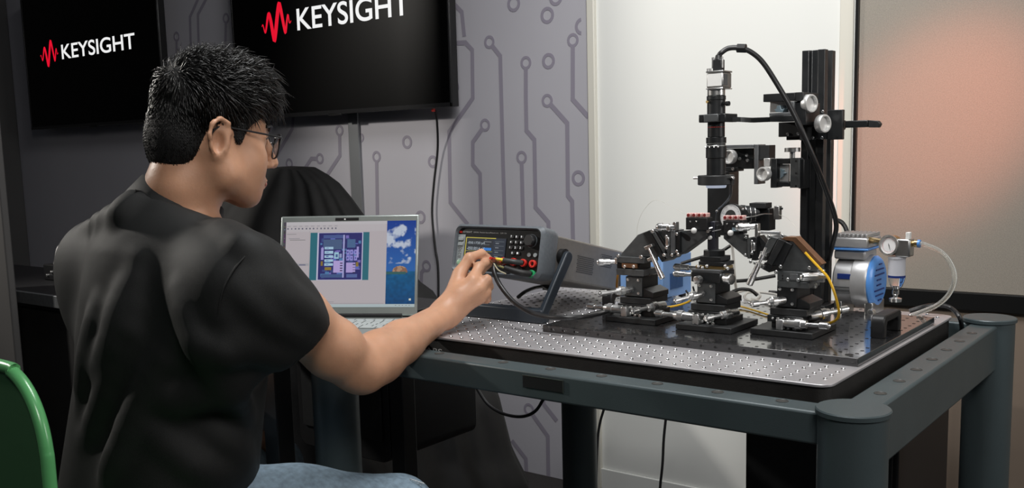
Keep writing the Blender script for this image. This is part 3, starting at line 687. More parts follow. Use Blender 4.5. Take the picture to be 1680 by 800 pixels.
m = MB().tube([iw(.72, .25, -.003), iw(.70, .21, -.02), iw(.66, .16, -.026), TIP+np.array([.006, .0, -.002])], .0036, 8); m.build('plug', mat('rust_boot', (.12, .03, .015), .5), tlr)
m = MB().tube([TIP+np.array([.006, 0, -.008]), at(818, 443, Y=1.452), at(830, 449, Y=1.45)], .0013, 6); m.build('bare_wire', mat('bare_wire', (.45, .42, .3), .4), tlr)
solo('instrument_cable', MB().tube([at(850, 487, Y=1.70), at(862, 478, Y=1.74), at(880, 471, Y=1.80), at(905, 468, Y=1.86)], .0042, 8), M_cable, 'short black cable curving behind the leg of the instrument stand', 'cable')

# ================================================================ blue supply box and pump at the back
bx = root('blue_supply_box', (-1.05, 1.88, TT), 'light blue painted metal box with louvres behind the leftmost positioner', 'box')
MB().box(-1.11, -1.005, 1.815, 1.945, TT+.012, TT+.102).build('case', M_blue, bx, bev=.003)
m = MB()
for k in range(13): m.box(-1.0055, -1.0035, 1.846+k*.0045, 1.8483+k*.0045, TT+.030, TT+.064)
tag(m.build('louvres', mat('louvre_blue', (.04, .10, .24), .5), bx), kind='stuff')
for x in (-1.10, -1.02):
    for y in (1.83, 1.93): MB().cyl((x, y, TT+.0004), (x, y, TT+.013), .008).build('foot', M_rub, bx)

pm = root('vacuum_pump', (-.62, 1.89, TT), 'silver vacuum pump with blue louvred end cap on the tabletop', 'pump')
PY, PZ, PR = 1.895, TT+.066, .052
MB().lathe((-.660, PY, PZ), (1, 0, 0), [(0, .040), (.004, .046), (.05, .046)], 40).build('motor_barrel', M_pump, pm)
MB().lathe((-.624, PY, PZ), (1, 0, 0), [(0, .049), (.002, .051), (.026, .052), (.031, .050)], 44).build('end_flange', M_pump, pm)
cp = MB().lathe((-.593, PY, PZ), (1, 0, 0), [(0, .0495), (.003, .050), (.008, .046), (.011, .040), (.0105, .034)], 44).build('end_cap', M_bluep, pm)
for k in range(8):
    z = PZ-.034+k*.0098; hw = math.sqrt(max(0, .036**2-(z-PZ)**2))
    if k in (3, 4): hw *= .55; 
    MB().box(-.5825, -.5808, PY-hw, PY+hw*(.2 if k in (3, 4) else .7), z-.0012, z+.0012).build('louvre', M_navy, cp)
MB().box(-.66, -.600, PY-.034, PY+.036, PZ+.044, PZ+.062).build('head_base', M_pump, pm, bev=.004)
MB().box(-.662, -.594, PY-.040, PY+.040, PZ+.062, PZ+.066).build('gasket', M_bluep, pm, bev=.001)
hd_ = MB().box(-.662, -.594, PY-.040, PY+.040, PZ+.0662, PZ+.086).build('cylinder_head', M_pump, pm, bev=.003)
for k in range(8): MB().box(-.657+k*.0082, -.6533+k*.0082, PY-.038, PY+.038, PZ+.0862, PZ+.093).build('fin', M_pump, hd_, bev=.0008)
MB().box(-.648, -.617, PY-.0475, PY-.0440, PZ+.008, PZ+.018).build('label', M_navy, pm, bev=.0005)
for k in range(3): MB().box(-.655, -.615, PY-.0472, PY-.0440, PZ-.008-.005*k, PZ-.0065-.005*k).build('rib', M_greyl, pm)
for x in (-.65, -.592):
    MB().box(x-.008, x+.008, PY-.035, PY+.035, TT+.0005, PZ-.036).build('foot', M_alu, pm, bev=.002)
MB().lathe((-.585, PY-.03, TT+.012), (0, -1, 0), [(0, .007), (.01, .008), (.016, .006)], 12).build('clamp_screw', M_chr, pm)

rg = root('filter_regulator', at(1470, 493, Y=1.80), 'pressure gauge and filter bowl with drain beside the silver pump', 'regulator')
GY = 1.80
g = at(1459, 402, Y=GY-.01)
gd = Vector((-.25, -.95, .08)).normalized()
gg = MB().lathe(Vector(g)-gd*.0, gd*-1, [(0, .0175), (.012, .0182), (.020, .0165)], 32).build('gauge', M_brass, rg)
MB().ring(Vector(g), gd, .0150, .0185, .004, 36).build('rim', M_chr, gg)
MB().lathe(Vector(g), gd, [(0, .0152), (.0012, .0152)], 32).build('dial', M_dialw, gg)
m = MB(); uu, vv, dd_ = basis(gd)
for k in range(25):
    a = R(-225+k*11.25*1.0)-math.pi/2; ca, sa = math.cos(a), math.sin(a); tk = (uu*ca+vv*sa); sd = (uu*-sa+vv*ca); c = Vector(g)+gd*.00135
    m.add([c+tk*.0135+sd*.0002, c+tk*.0135-sd*.0002, c+tk*.0112-sd*.0002, c+tk*.0112+sd*.0002], [(0, 1, 2, 3)])
m.build('scale_marks', M_red, gg, smooth=False)
c = Vector(g)+gd*.0016; m = MB(); tk = (vv*-.8+uu*.3).normalized(); sd = tk.cross(gd); m.add([c+sd*.0008, c+tk*.012, c-sd*.0008, c-tk*.004], [(0, 1, 2, 3)]); m.build('needle', M_ink, gg, smooth=False)
p = at(1487, 404, Y=GY); hx = p[0]
MB().box(hx-.016, hx+.010, GY-.014, GY+.014, p[2]-.018, p[2]+.014).build('head', M_alu, rg, bev=.003)
p2 = at(1491, 388, Y=GY); MB().box(p2[0]-.004, p2[0]+.003, GY-.006, GY+.006, p2[2]-.010, p2[2]+.008).build('tab', M_white, rg, bev=.001)
bc = at(1472, 420, Y=GY); 
MB().lathe((bc[0], GY, bc[2]), (0, 0, -1), [(0, .0155), (.004, .0155), (.004, .0145), (.034, .0145)], 28).build('filter_bowl', mat('bowl_plastic', (.62, .63, .68), .25, spec=.6), rg)
MB().lathe((bc[0], GY, bc[2]-.034), (0, 0, -1), [(0, .0150), (.004, .0150)], 28).build('band', M_navy, rg)
MB().lathe((bc[0], GY, bc[2]-.038), (0, 0, -1), [(0, .0145), (.006, .0135), (.016, .010), (.020, .006)], 28).build('sight_glass', M_glass, rg)
MB().lathe((bc[0]-.001, GY, bc[2]-.052), (0, 0, -1), [(0, .005), (.008, .004), (.010, .006), (.016, .006), (.018, .004), (.022, .004), (.024, .011), (.030, .010)], 16).build('drain_fitting', M_chr, rg)
f0 = at(1493, 399, Y=GY); MB().lathe(f0, (1, 0, 0), [(0, .0062), (.004, .0062), (.004, .005), (.008, .005), (.008, .0065), (.013, .0065)], 12).build('hose_fitting', M_brass, rg)
MB().lathe((f0[0]+.0131, GY, f0[2]), (1, 0, 0), [(0, .007), (.0045, .007)], 16).build('collar', M_bluep, rg)
MB().cyl((bc[0]-.01, GY+.01, g[2]), (-.60, PY-.02, g[2]+.0), .006, n=14).build('pipe', M_brass, rg)
hs = [np.array((f0[0]+.0177, GY, f0[2])), at(1520, 402, Y=1.80), at(1545, 414, Y=1.80), at(1561, 435, Y=1.80), at(1566, 458, Y=1.80), at(1557, 482, Y=1.805), at(1538, 500, Y=1.82), at(1515, 510, Y=1.86), at(1497, 513, Y=1.90)]
hs[-1][2] = TT+.006
solo('clear_hose', MB().tube(hs, .0042, 12), M_tube, 'clear plastic hose arching from the filter regulator down to the tabletop', 'hose')
bh = [at(1490, 514, Y=1.99), at(1510, 507, Y=2.0), at(1540, 502, Y=2.0), at(1562, 507, Y=2.0), at(1576, 523, Y=1.99), at(1580, 545, Y=1.975)]
bh = [at(1492, 510, Z=.81), at(1515, 503, Z=.818), at(1540, 500, Z=.82), at(1560, 505, Z=.815), at(1575, 522, Z=.80), at(1579, 548, Z=.76)]
solo('black_hose', MB().tube(bh, .0042, 10), M_cable, 'black cable looping over the back right corner of the tabletop', 'cable')
# ================================================================ micro positioners
def mic_a(p, dr, par, s=1.):
    """fat differential micrometer: clamp, thimble, thin spindle, end knob"""
    n = par
    b = MB().lathe(p, dr, [(0, .0065*s), (.004*s, .0072*s), (.020*s, .0078*s), (.0205*s, .0098*s), (.030*s, .0098*s), (.0305*s, .0085*s), (.038*s, .007*s), (.0385*s, .0038*s), (.060*s, .0038*s), (.0605*s, .0062*s), (.074*s, .0062*s), (.0752*s, .005*s), (.0755*s, .0025*s), (.078*s, .0022*s)], 22).build('micrometer', M_chr, n)
    return b
def mic_b(p, dr, par, L=.036, r=.0062):
    """slim micrometer with a rounded ball end"""
    pr = [(0, r*.62), (L*.30, r*.62), (L*.31, r*.85), (L*.62, r*.85), (L*.63, r)]
    pr += [(L*.80+r*.9*math.sin(R(a)), r*math.cos(R(a))) for a in (0, 20, 40, 60, 75, 86)]
    return MB().lathe(p, dr, pr, 18).build('micrometer', M_chr, par)
def screw(p, par, dr=(0, -1, 0), r=.0035, h=.003):
    return MB().lathe(p, dr, [(0, r), (h*.8, r), (h, r*.8), (h, r*.45), (h*.5, r*.4)], 12).build('screw', M_chr, par)
def lower(par, fx, fy, w, mirror):
    """base plate and XYZ stage stack; fx, fy = front left corner of the base"""
    z = BT2+.0005; D = .112; dz = .010
    MB().box(fx, fx+w, fy, fy+D, z, z+dz).build('base_plate', M_mat, par, bev=.001)
    z += dz
    def X(a): return fx+a
    c0 = (w-.072)/2+(.006 if mirror else 0)
    MB().box(X(c0+.004), X(c0+.068), fy+.024, fy+.094, z, z+.010).build('lower_slide', M_ano, par, bev=.0008)
    MB().box(X(c0-.002), X(c0+.060), fy+.020, fy+.090, z+.0105, z+.022).build('middle_slide', M_ano, par, bev=.0008)
    MB().box(X(c0+.002), X(c0+.066), fy+.022, fy+.088, z+.0225, z+.034).build('upper_slide', M_mat, par, bev=.0008)
    m = MB()
    for k in range(6): screw((X(c0+.008+k*.0095), fy+.020, z+.0165), par, r=.0022, h=.0016)
    # clamp with small screws on the front
    for k, (a, b) in enumerate(((.026, .004), (.033, .008), (.036, .001), (.041, .006), (.046, .009), (.046, .002))):
        screw((X(c0+a), fy+.0215, z+b), par, r=.0030, h=.0045)
    s = 1 if mirror else -1
    cx_ = X(c0+(.026 if mirror else .020))
    MB().box(cx_-.006, cx_+.006, fy+.004, fy+.024, z+.0005, z+.018).build('micrometer_clamp', M_chr, par, bev=.001)
    mic_a((cx_+s*.0062, fy+.012, z+.0115), (s, -.02, .02), par, 1.0)
    # V shaped bracket and the vertical block
    bx0 = X(c0+.012); 
    MB().prism([(bx0-.004, fy+.030, z+.0345), (bx0+.056, fy+.030, z+.0345), (bx0+.056, fy+.030, z+.044), (bx0+.038, fy+.030, z+.052), (bx0+.014, fy+.030, z+.040), (bx0-.004, fy+.030, z+.040)], (0, .058, 0)).build('angle_bracket', M_ano, par, bev=.0008)
    MB().box(bx0, bx0+.034, fy+.027, fy+.0295, z+.036, z+.072).build('face_plate', M_grey if not mirror else M_ano, par, bev=.0006)
    MB().box(bx0, bx0+.034, fy+.0300, fy+.088, z+.0450, z+.0725).build('vertical_block', M_ano, par, bev=.001)
    for a, b in ((.005, .066), (.027, .066), (.027, .042)): screw((bx0+a, fy+.0268, z+b), par, r=.0027, h=.0012)
    return z, bx0, X, c0
def side_mics(par, z, bx0, fy, mirror):
    # micrometer pointing to the front left, fixed at the face plate
    mic_a((bx0+.014, fy+.026, z+.048), (-.50, -.84, -.03), par, .88)
    if mirror: m = mic_a((bx0+.050, fy+.045, z+.020), (.55, .80, .10), par, 1.0)
    else: m = mic_a((bx0+.066, fy+.055, z+.020), (-.38, -.91, -.06), par, 1.0)

# ---- left positioner
PG = 'micro positioners on the breadboard'
p1 = root('micropositioner', (-.91, 1.57, BT2), 'black micro positioner standing furthest left, its arm reaching right to the probe post', 'positioner', PG)
z, bx0, X, c0 = lower(p1, -.969, 1.532, .105, False); side_mics(p1, z, bx0, 1.532, False)
MB().lathe((bx0+.020, 1.575, z+.0727), (0, 0, 1), [(0, .020), (.0035, .022), (.0045, .022), (.0080, .015)], 26).build('turret_ring', M_ano, p1)
YF = 1.553
def plates(par, l, t, r, b, Y, D, mt_=M_grey):
    m = MB(); bxp(m, l, t, r, b, Y, D); return m.build('plate', mt_, par, bev=.0008)
plates(p1, 1011, 441.5, 1056, 452, YF, .052); plates(p1, 1012, 431.5, 1050, 441, YF+.006, .04, M_ano); plates(p1, 1011, 421.5, 1057, 431, YF, .052)
m = MB(); bxp(m, 1020, 432, 1045, 439, YF+.0005, .004); m.build('red_bearing_strip', M_copper, p1)
for x, y in ((1025, 437), (1040, 437), (1015, 419), (1052, 421)): screw(at(x, y, Y=YF+.0005), p1, r=.0032)
mic_b(at(1012, 429, Y=YF+.004), (-.83, -.50, -.02), p1, .040, .0066)
m = MB(); bxp(m, 1008, 423, 1012, 433, YF-.001, .012); m.build('micrometer_clamp', M_chr, p1, bev=.0006)
wd = MB(); prp(wd, [(1017, 421), (1019, 416), (1046, 385), (1066, 377), (1092, 421)], YF+.008, .03); wd.build('wedge_block', M_grey, p1, bev=.0008)
wd = MB(); prp(wd, [(1054, 382), (1066, 378), (1093, 425), (1086, 430)], YF+.0, .045); wd.build('inclined_plate', M_ano, p1, bev=.0008)
wd = MB(); prp(wd, [(1067, 378), (1071, 375.5), (1099, 420), (1094, 426)], YF-.004, .05); wd.build('inclined_plate', M_grey, p1, bev=.0008)
wd = MB(); prp(wd, [(1073, 377), (1079, 380), (1100, 412), (1099, 419)], YF-.002, .045); wd.build('inclined_plate', M_ano, p1, bev=.0008)
wd = MB(); prp(wd, [(1079, 377.5), (1104, 377.5), (1104, 413), (1101, 413)], YF+.002, .035); wd.build('bracket', M_grey, p1, bev=.0008)
for x, y in ((1071, 379), (1090, 418)): screw(at(x, y, Y=YF-.004), p1, r=.0033)
screw(at(1053, 421, Y=YF-.0005), p1, r=.003)
for pts in ([(1056, 405), (1068, 400), (1070, 404), (1059, 410)], [(1061, 424), (1070, 420), (1072, 424), (1063, 429)]):
    wd = MB(); prp(wd, pts, YF-.016, .013); wd.build('micrometer_clamp', M_alu, p1, bev=.0006)
a = at(1064, 406, Y=YF-.014); b = at(1087, 457, Y=YF-.014); d = b-a; L = np.linalg.norm(d)
MB().lathe(a, d, [(0, .0022), (L*.22, .0022), (L*.22, .0034), (L*.38, .0034), (L*.38, .0045), (L*.80, .0045), (L*.80, .0052), (L*.985, .0052), (L, .0042), (L, .002)], 18).build('micrometer', M_chr, p1)
m = MB(); bxp(m, 1091, 379, 1099, 416, YF-.004, .03); m.build('vertical_plate', M_grey, p1, bev=.0006)
m = MB(); bxp(m, 1100, 378, 1107, 416, YF-.006, .035); m.build('vertical_plate', M_greyl, p1, bev=.0006)
m = MB(); bxp(m, 1109, 380, 1115, 415, YF-.004, .03); m.build('vertical_plate', M_ano, p1, bev=.0006)
m = MB(); bxp(m, 1091.5, 389, 1097, 404, YF-.012, .0075); m.build('lock_lever', M_chr, p1, bev=.0015)
m = MB(); bxp(m, 1093, 371, 1099, 379, YF-.010, .008); m.build('lock_block', M_alu, p1, bev=.001)
for x, y in ((1094, 388), (1094, 406), (1111, 383.5), (1111, 412), (1103, 418), (1113, 417)): screw(at(x, y, Y=YF-.0105 if x < 1100 else YF-.006), p1, r=.0028)
mic_b(at(1108, 372, Y=YF), (-.96, -.25, -.02), p1, .036, .0074)
m = MB(); bxp(m, 1103, 364, 1109, 378, YF-.004, .012); m.build('micrometer_clamp', M_alu, p1, bev=.001)
wd = MB(); prp(wd, [(1115, 379), (1128, 378), (1156, 376), (1161, 377), (1160, 384), (1119, 414), (1115, 414)], YF+.004, .006); ab = wd.build('arm_bracket', M_grey, p1, bev=.0005)
wd = MB(); prp(wd, [(1160, 384), (1119, 414), (1115, 416), (1116, 418), (1121, 416), (1160.5, 387)], YF-.003, .02); wd.build('rim', M_mat, ab, bev=.0003)
wd = MB(); prp(wd, [(1116+x, 380+y) for x, y in ((.5, 1), (6, 2), (11, 4.5), (15.5, 8), (17, 12), (15, 15), (11, 14.5), (7, 11), (3, 7))], YF+.0034, .0004); wd.build('slot', M_hole, ab)
m = MB(); bxp(m, 1125, 357, 1160, 377, YF+.0, .022); m.build('probe_holder', M_blk, p1, bev=.0008)
for k in range(4):
    m = MB(); bxp(m, 1126+k*8.8, 349.5, 1133+k*8.8, 356.6, YF+.003, .014); m.build('terminal', M_pink, p1, bev=.0012)
    m = MB(); c = at(1129.5+k*8.8, 352.5, Y=YF+.0028); m.lathe(c, (0, -1, 0), [(0, .0027), (.0015, .0025)], 8); m.build('terminal_screw', M_maroon, p1)
for x, y in ((1133, 363), (1143, 363)): screw(at(x, y, Y=YF-.0002), p1, r=.0015, h=.001)
MB().sph(at(1138.5, 378, Y=YF-.004), .0052, 16).build('ball_knob', M_white, p1)
MB().cyl(at(1157, 376, Y=YF+.006), at(1169, 373, Y=YF+.012), .0022, .0012, 10).build('probe_rod', M_chr, p1)

# ---- centre positioner
p2 = root('micropositioner', (-.76, 1.565, BT2), 'middle micro positioner of the three, carrying a slim upright post', 'positioner', PG)
z, bx0, X, c0 = lower(p2, -.818, 1.522, .105, False); 
mic_a((bx0+.012, 1.548, z+.052), (-.45, -.86, -.12), p2, .80); mic_a((bx0+.064, 1.575, z+.020), (-.40, -.90, -.06), p2, .95)
YF = 1.548
MB().lathe((bx0+.018, YF+.034, z+.0727), (0, 0, 1), [(0, .020), (.004, .020)], 26).build('turret_ring', M_ano, p2)
m = MB(); bxp(m, 1134, 446, 1181, 463, YF-.004, .058); m.build('plate', M_ano, p2, bev=.001)
m = MB(); bxp(m, 1134, 442, 1182, 445.6, YF-.002, .052); m.build('plate', M_greyl, p2, bev=.0006)
MB().lathe(at(1150, 457, Y=YF-.006), (-.15, -1, -.1), [(0, .0045), (.004, .0045), (.004, .007), (.014, .007), (.0145, .006)], 18).build('lock_knob', M_alu, p2)
MB().lathe(at(1183, 455, Y=YF+.01), (.86, -.35, -.02), [(0, .008), (.012, .0088), (.026, .0095), (.0275, .008)], 22).build('thumb_knob', M_chr, p2)
mic_b(at(1134, 450, Y=YF+.004), (-.98, -.15, .02), p2, .036, .0058); mic_b(at(1143, 439.5, Y=YF+.02), (-.98, -.12, .02), p2, .048, .0062)
m = MB(); bxp(m, 1141, 436, 1188, 441.6, YF+.008, .036); m.build('spring_plate', M_brass, p2, bev=.0006)
for x, y in ((1146, 437), (1153, 439), (1160, 436), (1190, 436), (1194, 440)): MB().sph(at(x, y, Y=YF+.004), .0032, 10).build('screw', M_chr, p2)
m = MB(); bxp(m, 1146, 429.5, 1188, 435.5, YF+.006, .04); m.build('plate', M_ano, p2, bev=.0006)
m = MB(); bxp(m, 1148, 421, 1182, 429, YF+.006, .04); m.build('plate', M_ano, p2, bev=.0006)
pc = at(1172, 415, Y=YF+.026)
MB().lathe((pc[0], pc[1], at(1172, 421.2, Y=YF+.026)[2]), (0, 0, 1), [(0, .0195), (.012, .0195), (.0125, .018)], 8).build('hexagonal_block', M_ano, p2)
MB().lathe((pc[0], pc[1], at(1172, 410.4, Y=YF+.026)[2]), (0, 0, 1), [(0, .0125), (.0012, .0125)], 24).build('clamp_ring', M_chr, p2)
z1_ = at(1172, 409, Y=YF+.026)[2]; z2_ = at(1172, 363, Y=YF+.026)[2]
MB().box(pc[0]-.0095, pc[0]+.0045, pc[1]-.008, pc[1]+.008, z1_, z2_).build('upright_post', mat('post_violet_grey', (.05, .05, .065), .35, .4), p2, bev=.0008)
MB().box(pc[0]+.0047, pc[0]+.009, pc[1]-.006, pc[1]+.006, z1_+.022, z2_-.006).build('post_plate', M_mat, p2, bev=.0006)
MB().lathe(at(1166, 389.5, Y=YF+.016), (-.2, -1, 0), [(0, .0035), (.004, .0035), (.0045, .002)], 12).build('screw', M_white, p2)
MB().lathe(at(1166, 378, Y=YF+.016), (-.3, -1, 0), [(0, .0015), (.006, .0015), (.006, .004), (.008, .004)], 12).build('screw', M_alu, p2)
MB().cyl(at(1169, 379, Y=YF+.015), at(1183, 376, Y=YF+.015), .0009, n=8).build('probe_rod', M_chr, p2)

# ---- right positioner
p3 = root('micropositioner', (-.62, 1.58, BT2), 'black micro positioner standing furthest right, with copper foil on its wedge', 'positioner', PG)
z, bx0, X, c0 = lower(p3, -.688, 1.543, .108, True); side_mics(p3, z, bx0, 1.543, True)
YF = 1.566
MB().lathe((bx0+.020, 1.592, z+.0727), (0, 0, 1), [(0, .020), (.0035, .022), (.0045, .022), (.0080, .015)], 26).build('turret_ring', M_ano, p3)
plates(p3, 1275, 462, 1327, 472, YF, .05); plates(p3, 1275, 445.5, 1329, 461.5, YF, .05)
m = MB(); bxp(m, 1296, 449, 1309, 459, YF-.0008, .002); m.build('inset', M_greyl, p3, bev=.0004)
for x, y in ((1293, 458), (1310, 459), (1281, 437), (1328, 439)): screw(at(x, y, Y=YF-.0006), p3, r=.0030)
for x, y in ((1284, 452), (1284, 457), (1317, 452), (1322, 456)): MB().lathe(at(x, y, Y=YF-.0004), (0, -1, 0), [(0, .0012), (.0006, .0012)], 8).build('hole', M_hole, p3)
screw(at(1331, 468, Y=YF+.03), p3, dr=(1, 0, 0), r=.005, h=.009)
mic_b(at(1356, 452, Y=YF+.01), (-.80, -.58, -.03), p3, .046, .0076)
m = MB(); bxp(m, 1340, 442, 1352, 463, YF+.004, .006); m.build('micrometer_bracket', M_alu, p3, bev=.001)
wd = MB(); prp(wd, [(1273, 445), (1292, 398), (1304, 391), (1341, 436), (1341, 445)], YF+.006, .03); wd.build('wedge_block', M_grey, p3, bev=.0008)
wd = MB(); prp(wd, [(1280, 391), (1290, 388), (1306, 388.5), (1349, 433), (1344, 437), (1338, 436.5), (1301, 396), (1290, 394)], YF+.004, .020); wd.build('copper_foil', M_copper, p3, bev=.0005)
wd = MB(); prp(wd, [(1288, 396), (1299, 401), (1281, 436), (1268, 434)], YF-.002, .045); wd.build('inclined_plate', M_ano, p3, bev=.0008)
wd = MB(); prp(wd, [(1277, 391), (1288, 396), (1266, 436), (1257, 430)], YF-.004, .045); wd.build('inclined_plate', M_mat, p3, bev=.0008)
wd = MB(); prp(wd, [(1263, 387), (1276, 391), (1255, 428), (1246, 421)], YF-.003, .045); wd.build('inclined_plate', M_grey, p3, bev=.0008)
wd = MB(); prp(wd, [(1254, 430), (1268, 436), (1262, 447), (1250, 441)], YF-.0, .035); wd.build('inclined_plate', M_ano, p3, bev=.0008)
m = MB(); wd = MB(); prp(wd, [(1243, 388), (1246, 386), (1259, 402), (1252, 412)], YF+.008, .02); wd.build('bracket', M_mat, p3, bev=.0005)
for x, y in ((1262, 388), (1284, 387), (1274, 446)): screw(at(x, y, Y=YF-.0045), p3, r=.0033)
a = at(1257, 406, Y=YF-.014); b = at(1229, 467, Y=YF-.014); d = b-a; L = np.linalg.norm(d)
MB().lathe(a, d, [(0, .0026), (L*.18, .0026), (L*.18, .0055), (L*.30, .0055), (L*.30, .0026), (L*.42, .0026), (L*.42, .0048), (L*.74, .0048), (L*.74, .0058), (L*.985, .0058), (L, .0045), (L, .002)], 18).build('micrometer', M_chr, p3)
for pts in ([(1247, 412), (1258, 415), (1257, 421), (1246, 418)], [(1243, 432), (1254, 436), (1252, 441), (1241, 437)]):
    wd = MB(); prp(wd, pts, YF-.014, .011); wd.build('micrometer_clamp', M_alu, p3, bev=.0006)
m = MB(); bxp(m, 1233, 389, 1241, 427, YF-.004, .03); m.build('vertical_plate', M_ano, p3, bev=.0006)
m = MB(); bxp(m, 1226, 390, 1231, 424, YF-.002, .03); m.build('vertical_plate', M_grey, p3, bev=.0006)
m = MB(); bxp(m, 1231.5, 398, 1238, 412, YF-.012, .0075); m.build('lock_lever', M_chr, p3, bev=.0015)
for x, y in ((1234, 396), (1234, 415), (1224, 389), (1223, 418), (1232, 429), (1239, 431)): screw(at(x, y, Y=YF-.0105 if x > 1230 and y < 420 else YF-.003), p3, r=.0026)
mic_b(at(1240, 371, Y=YF+.006), (-.86, -.42, -.05), p3, .034, .0076)
m = MB(); bxp(m, 1238, 367, 1243, 388, YF-.002, .012); m.build('micrometer_clamp', M_alu, p3, bev=.001)
MB().tube([at(1243, 380, Y=YF+.01), at(1256, 381, Y=YF+.012), at(1280, 382, Y=YF+.014)], .0028, 10).build('link_rod', M_chr, p3)
wd = MB(); prp(wd, [(1187, 383), (1190, 381), (1226, 385), (1226, 422), (1222, 421), (1187, 391)], YF+.002, .006); ab = wd.build('arm_bracket', M_grey, p3, bev=.0005)
m = MB(); bxp(m, 1186, 362, 1213, 383, YF-.002, .024); m.build('probe_holder', M_blk, p3, bev=.0008)
m = MB(); bxp(m, 1182, 369, 1186, 379, YF-.0, .018); m.build('probe_holder', M_blk, p3, bev=.0006)
for k in range(4):
    m = MB(); bxp(m, 1186+k*8.8, 353.5, 1193+k*8.8, 361, YF+.001, .014); m.build('terminal', M_pink, p3, bev=.0012)
    m = MB(); c = at(1189.5+k*8.8, 356.5, Y=YF+.0008); m.lathe(c, (0, -1, 0), [(0, .0027), (.0015, .0025)], 8); m.build('terminal_screw', M_maroon, p3)
m = MB(); bxp(m, 1213.5, 361.5, 1219, 384, YF+.002, .018); m.build('holder_side', M_mat, p3, bev=.0008)
for x, y in ((1193, 367), (1204, 367)): screw(at(x, y, Y=YF-.0022), p3, r=.0015, h=.001)
m = MB(); bxp(m, 1201, 373, 1212, 379, YF-.0026, .001); m.build('teal_label', M_teal, p3)
MB().sph(at(1198.5, 382, Y=YF-.006), .0052, 16).build('ball_knob', M_white, p3)
MB().tube([at(1219, 357, Y=YF+.008), at(1235, 355, Y=YF+.02), at(1252, 351, Y=YF+.06), at(1266, 351, Y=YF+.12)], .0011, 6).build('probe_wire', M_alu, p3)

# ================================================================ microscope on the stand
YP = 1.835
st = root('instrument_stand', (-.70, 1.86, BT2), 'tall black grooved column with cross slides carrying the microscope', 'stand')
def rail(par, l, r, top_y, Yf, D, zb, name='column'):
    xl = at(l, 300, Y=Yf)[0]; xr = at(r, 300, Y=Yf)[0]; zt = at((l+r)/2, top_y, Y=Yf)[2]; w_ = xr-xl; g = w_*.16
    P = [(xl, Yf), (xl+w_*.30, Yf), (xl+w_*.38, Yf+g), (xl+w_*.62, Yf+g), (xl+w_*.70, Yf), (xr, Yf), (xr, Yf+D*.30), (xr-g, Yf+D*.38), (xr-g, Yf+D*.62), (xr, Yf+D*.70), (xr, Yf+D), (xl, Yf+D), (xl, Yf+D*.70), (xl+g, Yf+D*.62), (xl+g, Yf+D*.38), (xl, Yf+D*.30)]
    return MB().prism([(x, y, zb) for x, y in P], (0, 0, zt-zb)).build(name, M_ano, par, bev=.0008), (xl, xr, zt)
_, cr = rail(st, 1313, 1350, 82, YP, .056, BT2+.0105)
MB().box(cr[0]-.015, cr[1]+.012, YP-.012, min(YP+.066, 1.95), TT+.0135 if False else BT2+.0003, BT2+.0100).build('foot_plate', M_ano, st, bev=.001)
m = MB(); bxp(m, 1357, 180, 1382, 229, YP-.02, .012); m.build('clamp_plate', M_ano, st, bev=.001)
m = MB(); bxp(m, 1290, 201, 1356, 229, YP-.022, .018); m.build('clamp_plate', M_ano, st, bev=.001)
m = MB(); bxp(m, 1277, 200, 1318, 224, YP-.035, .012); m.build('clamp_plate', M_mat, st, bev=.001)
for x, y in ((1293, 220), (1310, 219), (1334, 226), (1349, 226), (1350, 183)): screw(at(x, y, Y=YP-.0355 if x < 1315 else YP-.0225), st, r=.0028)
for x, y in ((1374, 185), (1373, 224)): MB().lathe(at(x, y, Y=YP-.0203), (0, -1, 0), [(0, .0022), (.0004, .0022)], 10).build('hole', M_hole, st)
YS = 1.74
m = MB(); bxp(m, 1252, 153, 1304, 166, YS, .05); m.build('slide_top', M_ano, st, bev=.001)
m = MB(); bxp(m, 1304.5, 151, 1318, 166, YS+.004, .075); m.build('slide_top', M_mat, st, bev=.001)
m = MB(); bxp(m, 1293, 166.5, 1303, 184, YS, .06); m.build('slide_wall', M_greyl, st, bev=.001)
m = MB(); bxp(m, 1263, 166.5, 1292.5, 184, YS+.03, .006); m.build('slide_web', M_sil, st, bev=.0006)
m = MB(); bxp(m, 1262, 184.5, 1304, 189, YS, .06); m.build('slide_plate', M_greyl, st, bev=.0006)
m = MB(); bxp(m, 1262, 189.3, 1304, 199, YS-.002, .06); m.build('slide_plate', M_ano, st, bev=.001)
wd = MB(); prp(wd, [(1270, 179), (1273, 180), (1275, 173), (1280, 173), (1282, 180), (1287, 178), (1284, 184), (1273, 184)], YS+.004, .03); wd.build('dovetail', M_teal, st, bev=.0004)
m = MB(); bxp(m, 1304, 168, 1322, 205, YS+.006, .07); m.build('slide_block', M_ano, st, bev=.001)
m = MB(); bxp(m, 1312, 172, 1318, 230, YS+.03, .05); m.build('slide_block', M_mat, st, bev=.001)
def knob(par, c, dr, r, h=.014, sh=.0, sr=.005):
    if sh: MB().lathe(Vector(c)-Vector(dr).normalized()*sh, dr, [(0, sr), (sh, sr)], 16).build('knob_shaft', M_ano, par)
    k = MB().lathe(c, dr, [(0, r*.96), (h*.1, r), (h*.9, r), (h, r*.95), (h, r*.80), (h*.55, r*.74), (h*.55, r*.2)], 32).build('knob', M_sil, par); return k
knob(st, at(1323, 170, Y=YS+.02), (.94, -.34, 0), .0165, .013, .025)
knob(st, at(1345, 203, Y=YS+.04), (.94, -.34, 0), .0165, .013, .03)
MB().cyl(at(1381, 205, Y=YP+.02), at(1386, 205, Y=YP+.02), .009, n=14).build('collar', M_ano, st)
m = MB(); bxp(m, 1386, 197.5, 1424, 209, YP+.01, .012); m.build('clamp_lever', M_ano, st, bev=.0015)
wd = MB(); prp(wd, [(1424.5, 197), (1440, 198), (1444, 203), (1441, 209), (1424.5, 209)], YP+.009, .014); wd.build('lever_tip', M_mat, st, bev=.001)
